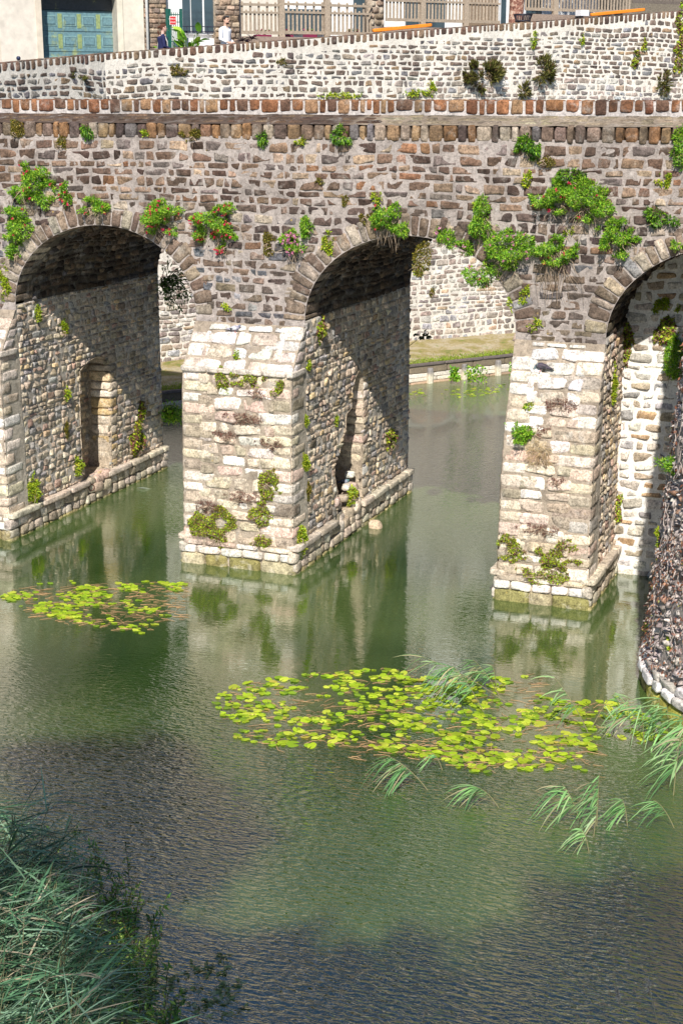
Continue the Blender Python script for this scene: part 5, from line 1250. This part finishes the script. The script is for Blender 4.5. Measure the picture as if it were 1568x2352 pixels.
# picket fences
FO = 1.9
def fence(x0, x1, top, mid, bot, posts, label, pitch, alt=True, col=(.36, .29, .22)):
    s0, z0 = sz(x0, bot, FO); s1, z1 = sz(x1, bot, FO); root = thing('picket_fence', label, 'fence', wp(s0, FO, z0-.3)); zs = lambda y: sz((x0+x1)/2, y, FO)[1]
    zb = zs(bot)
    for y, hh in ((top, .035), (mid, .03), (bot, .045)):
        ra = MB(); wbox(ra, s0, s1, zs(y)-hh, zs(y)+hh, FO-.05, FO-.012, np.array(col)*.95); ra.build('rail', WOOD, root, False)
    pk = MB(); s = s0+.05; i = 0
    while s < s1-.03:
        tall = (i % 2 == 0) or not alt; zt = (zs(top)+.09) if tall else (zs(mid)+.08 if mid else zs(top)+.09)
        block(pk, wp(s, FO+.01, (zb-.02+zt)/2), (.028, .012, (zt-zb)/2+.02), np.array(col)*rng.uniform(.85, 1.2), None, 12, 0, tpl=CUBE3, rotz=WROT) if False else wbox(pk, s-.032, s+.032, zb-.03, zt-.03, FO-.01, FO+.012, np.array(col)*rng.uniform(.85, 1.2))
        p = wp(s, FO, zt-.03); ball(pk, p, (.032, .02, .035), np.array(col)*1.05); s += pitch; i += 1
    pk.build('picket', WOOD, root, False)
    for a, b in posts:
        po = MB(); ps0 = sz(a, bot, FO)[0]; ps1 = sz(b, bot, FO)[0]; wbox(po, ps0, ps1, zb-.55, zs(top)+.22, FO-.08, FO+.05, np.array(col)*1.05); c = wp((ps0+ps1)/2, FO-.015, zs(top)+.24); box(po, c, ((ps1-ps0)/2+.02, .085, .025), np.array(col)*1.1, WROT); po.build('post', WOOD, root, False)
fence(553, 640, 11, 29, 75, [], 'left section of picket fence beside the man in white', .135)
fence(640, 852, 12, 30, 76, [(640, 652), (744, 756)], 'long picket fence with two posts left of the stone pillar', .14)
fence(884, 1146, -22, 5, 48, [(964, 974), (1063, 1073)], 'picket fence with two posts right of the stone pillar', .125, alt=False)
fence(1203, 1447, -40, -18, 24, [(1268, 1278)], 'short-looking picket fence between speckled trunk and right orange beam', .125, alt=False)
fence(1450, 1600, -60, -35, 6, [], 'dark picket fence at the top right corner', .14, alt=False, col=(.16, .13, .11))
# kerb plank under the fence
mb = MB()
for (xa, ya, xb, yb, th) in ((556, 98, 860, 88, .16), (884, 80, 1160, 58, .10), (1203, 44, 1360, 33, .1)):
    a = sz(xa, ya, FO); b = sz(xb, yb, FO); A_ = wp(a[0], FO-.25, a[1]); B_ = wp(b[0], FO-.25, b[1])
    wbox(mb, a[0], b[0], min(a[1], b[1])-.5, (a[1]+b[1])/2+th*.5, FO-.25, FO+.3, (.20, .15, .12))
tag(mb.build('planting_bed_edge', WOOD), 'low dark timber kerb running under the picket fences', 'kerb')
# orange beams lying on the wall coping
for (xa, ya, xb, yb, lab) in ((856, 77, 990, 68, 'orange beam lying on the wall left of the litter basket'), (1356, 30, 1479, 19, 'orange beam lying on the wall at the top right')):
    a = sz(xa, ya, .3); b = sz(xb, yb, .3); A_ = wp(a[0], .3, ztop(a[0])+.05); B_ = wp(b[0], .3, ztop(b[0])+.09)
    A_[2] = max(A_[2], a[1]-.05); mb = MB(); c = (A_+B_)/2; L = np.linalg.norm(B_-A_)/2; V, F = CUBE5; Q = V/((np.abs(V)**14).sum(1)**(1/14))[:, None]
    e1_ = unit(B_-A_); e2 = np.array([-WN[0], -WN[1], 0]); e3 = np.cross(e1_, e2); e3 = e3*np.sign(e3[2]); mb.add(c+Q[:, :1]*e1_*L+Q[:, 1:2]*e2*.06+Q[:, 2:]*e3*.05, F, (.80, .25, .02)); tag(mb.build('orange_beam', simple('orange_paint', None, .6, .12, 14, .2)), lab, 'beam')
# speckled red-brown trunk
a = sz(1184, 60, 1.6); root = thing('plane_tree', 'thick speckled red-brown trunk beside the litter basket', 'tree', wp(a[0], 1.6, 9.0)); mb = MB()
pts = [wp(a[0]+rng.normal(0, .01), 1.6, z) for z in np.linspace(8.8, 14.5, 20)]; tube(mb, pts, np.linspace(.25, .20, 20), (.34, .18, .13), 14)
V = mb.v[0]; mb.v[0] = V+.03*vnoise(V, 5)[:, None]*np.array([1, 1, 0])
m, n, l, p = nodemat('speckled_bark'); tcc = n.new('ShaderNodeTexCoord').outputs['Object']; nn = noise_node(n, l, 9, 6, .7, tcc, .5); rr = ramp(n, l, nn.outputs[0], [(.38, (.10, .04, .03)), (.5, (.30, .13, .09)), (.6, (.55, .40, .30)), (.7, (.70, .60, .5))]); l.new(rr.outputs[0], p.inputs['Base Color']); p.inputs['Roughness'].default_value = .9
mb.build('trunk', m, root)
mb = MB(); top_ = wp(a[0], 1.6, 15.2)
n_l = 6000; d_ = unit(rng.standard_normal((n_l, 3)))*rng.random((n_l, 1))**.4; leaves(mb, top_+np.array([1.2, .6, 1.2])+d_*np.array([2.6, 2.2, 1.7]), rng.standard_normal((n_l, 3)), rng.uniform(.13, .2, n_l), rng.uniform(.1, .16, n_l), palette([(.07, .13, .03, 1)], n_l, .25)); mb.build('crown', LEAF, root)
# litter basket
a = sz(1200, 42, .9); root = thing('litter_basket', 'dark slatted litter basket with a flared rim beside the speckled trunk', 'bin', wp(a[0], .9, a[1]-.5)); c = wp(a[0], .9, a[1]); mb = MB()
th = np.linspace(0, 2*math.pi, 21)
for z, r in ((.11, .29), (-.08, .23), (-.45, .2)): tube(mb, np.stack([c[0]+r*np.cos(th), c[1]+r*np.sin(th), c[2]+z+0*th], -1), .018, (.03, .03, .045), 6, close=False)
mb.build('rim', IRON, root); mb = MB()
for t in np.linspace(0, 2*math.pi, 26, endpoint=False): tube(mb, [c+(.29*math.cos(t), .29*math.sin(t), .11), c+(.235*math.cos(t), .235*math.sin(t), -.02), c+(.20*math.cos(t), .20*math.sin(t), -.5)], .012, (.03, .03, .045), 4)
mb.build('slat', IRON, root)
# planter box, bollard ball
mb = MB(); rect(mb, 1333, 23, 1352, 36, 1.2, 1.5, (.80, .80, .84)); tag(mb.build('planter_box', PLAIN, None, False), 'small white box left of the right-hand orange beam', 'box')
a = sz(43, 132, .9); mb = MB(); c = wp(a[0], .9, a[1]-.02); ball(mb, c, (.06, .06, .06), (.03, .04, .09)); tube(mb, [c-(0, 0, .9), c], .03, (.03, .04, .08), 8); tag(mb.build('bollard', IRON), 'dark ball-topped bollard by the cream wall', 'bollard')
# green gate with sign
GO = 3.6; root = thing('garden_gate', 'dark green metal gate between the stone corner and the window', 'gate', wp(sz(400, 100, GO)[0], GO, 8.6)); mb = MB(); GRN = (.02, .13, .10)
for x in (384, 390, 416): s_, z_ = sz(x, 20, GO); wbox(mb, s_-.035, s_+.035, 8.6, z_+.0, GO, GO+.06, GRN)
mb.build('gate_post', IRON, root, False); mb = MB()
for x in np.linspace(395, 413, 5): s_, z_ = sz(x, 32, GO); tube(mb, [wp(s_, GO+.02, 8.7), wp(s_, GO+.02, z_+.05)], .012, GRN, 5)
for y in (33, 50, 95): a = sz(384, y, GO); b = sz(416, y, GO); tube(mb, [wp(a[0], GO+.02, a[1]), wp(b[0], GO+.02, a[1])], .014, GRN, 5)
mb.build('bar', IRON, root)
sg = thing('sign', 'small red sign with two lines of white lettering hung on the green gate', 'sign', wp(sz(398, 47, GO-.1)[0], GO-.1, sz(398, 47, GO-.1)[1]))
mb = MB(); rect(mb, 390.5, 37, 405, 57, GO-.06, GO-.04, (.85, .72, .66)); rect(mb, 391.5, 38.2, 404, 55.8, GO-.067, GO-.06, (.60, .02, .03)); mb.build('sign_plate', PLAIN, sg, False)
WHT = simple('white_lettering', (.85, .83, .80), .6, .03, 5)
for txt, y in (('PARKING', 45), ('PRIVE\u0301' if False else 'PRIV\u00c9', 52.5)):
    cu = bpy.data.curves.new('lettering', 'FONT'); cu.body = txt; cu.size = .062; cu.align_x = 'CENTER'; cu.extrude = .001; cu.materials.append(WHT)
    o = bpy.data.objects.new('lettering', cu); me_ = bpy.data.meshes.new_from_object(o); bpy.data.objects.remove(o); o = bpy.data.objects.new('lettering', me_); COL.objects.link(o); s_, z_ = sz(397.7, y, GO-.07); q = wp(s_, GO-.072, z_-.005)
    o.location = q; o.rotation_euler = (R(90), 0, WROT); o.parent = sg; o.matrix_parent_inverse = parent_inv(sg)
# big-leaved plant and dark cordyline
a = sz(430, 116, 2.4); c = wp(a[0], 2.4, a[1]-.15); root = thing('canna_plant', 'potted plant with broad yellow-green leaves between the two walkers', 'plant', c-(0, 0, .4)); mb = MB(); st = MB()
for i in range(34):
    x = rng.normal(0, .30); h = rng.uniform(.0, .75); b = c+unit(np.array([WD[0], WD[1], 0]))*x+np.array([0, 0, h]); d = RT*(np.sign(x)*rng.uniform(.1, .7)+rng.normal(0, .2))+np.array([0, 0, rng.uniform(.15, 1)])-FW*rng.normal(0, .3)
    L = rng.uniform(.30, .48); blades(mb, b[None], d[None], [L], [L*.5], [.35], palette([(.22, .46, .03, 3), (.12, .30, .03, 3), (.40, .56, .06, 2)], 1, .15), 6); tube(st, [c+(x*.3, 0, -.4), c+(x*.5, 0, h*.3), b], .010, (.12, .22, .04), 5)
mb.build('leaf', LEAF, root); st.build('stem', LEAF, root)
mb = MB(); block(mb, c-(0, 0, .62), (.3, .3, .24), (.40, .22, .14), None, 5); mb.build('pot', PLAIN, root)
a = sz(676*0+672*0+568, 104, 1.3); c = wp(a[0], 1.3, a[1]); root = thing('cordyline', 'dark purple spiky plant beside the man in the white shirt', 'plant', c-(0, 0, .5)); mb = MB(); n = 46
for cc in (c+(0, 0, .05), c+(.12, .1, .18), c+(-.1, -.08, .12)):
    D = rng.standard_normal((n, 3)); D[:, 2] = np.abs(D[:, 2])*.8; blades(mb, np.repeat(cc[None], n, 0), D, rng.uniform(.18, .34, n), np.full(n, .028), rng.uniform(.1, .5, n), palette([(.05, .02, .045, 3), (.10, .04, .06, 1), (.05, .07, .04, 1)], n, .2), 4)
mb.build('leaf', LEAF, root); st = MB(); tube(st, [c-(0, 0, .5), c+(0, 0, .1)], .03, (.14, .10, .08), 6); st.build('stem', TWIG, root); mb = MB(); block(mb, c-(0, 0, .5), (.22, .22, .2), (.34, .20, .14), None, 5); mb.build('pot', PLAIN, root)
# flower trays showing under the fence
for i, (x0, x1, y) in enumerate(((590, 624, 84), (654, 674, 84), (704, 728, 83), (800, 826, 81))):
    root = thing('flower_box', ('maroon flower box under the left fence section', 'maroon flower box right of the first fence post', 'maroon flower box left of the second fence post', 'maroon flower box left of the stone pillar')[i], 'flower box', wp(sz(x0, y, 2.9)[0], 2.9, sz(x0, y, 2.9)[1]))
    mb = MB(); rect(mb, x0, y-4, x1, y+12, 2.9, 3.15, (.22, .02, .07)); mb.build('trough', PLAIN, root, False)
    mb = MB(); s0, z0 = sz(x0, y-6, 2.9); s1, _z = sz(x1, y-6, 2.9); k = 120; B = np.array([wp(rng.uniform(s0, s1), 2.95+.15*rng.random(), z0+.1*rng.random()) for _ in range(k)]); leaves(mb, B, rng.standard_normal((k, 3))+(0, 0, .5), np.full(k, .08), np.full(k, .06), palette([(.45, .04, .16, 2), (.10, .2, .04, 2)], k, .2)); mb.build('foliage', LEAF, root)
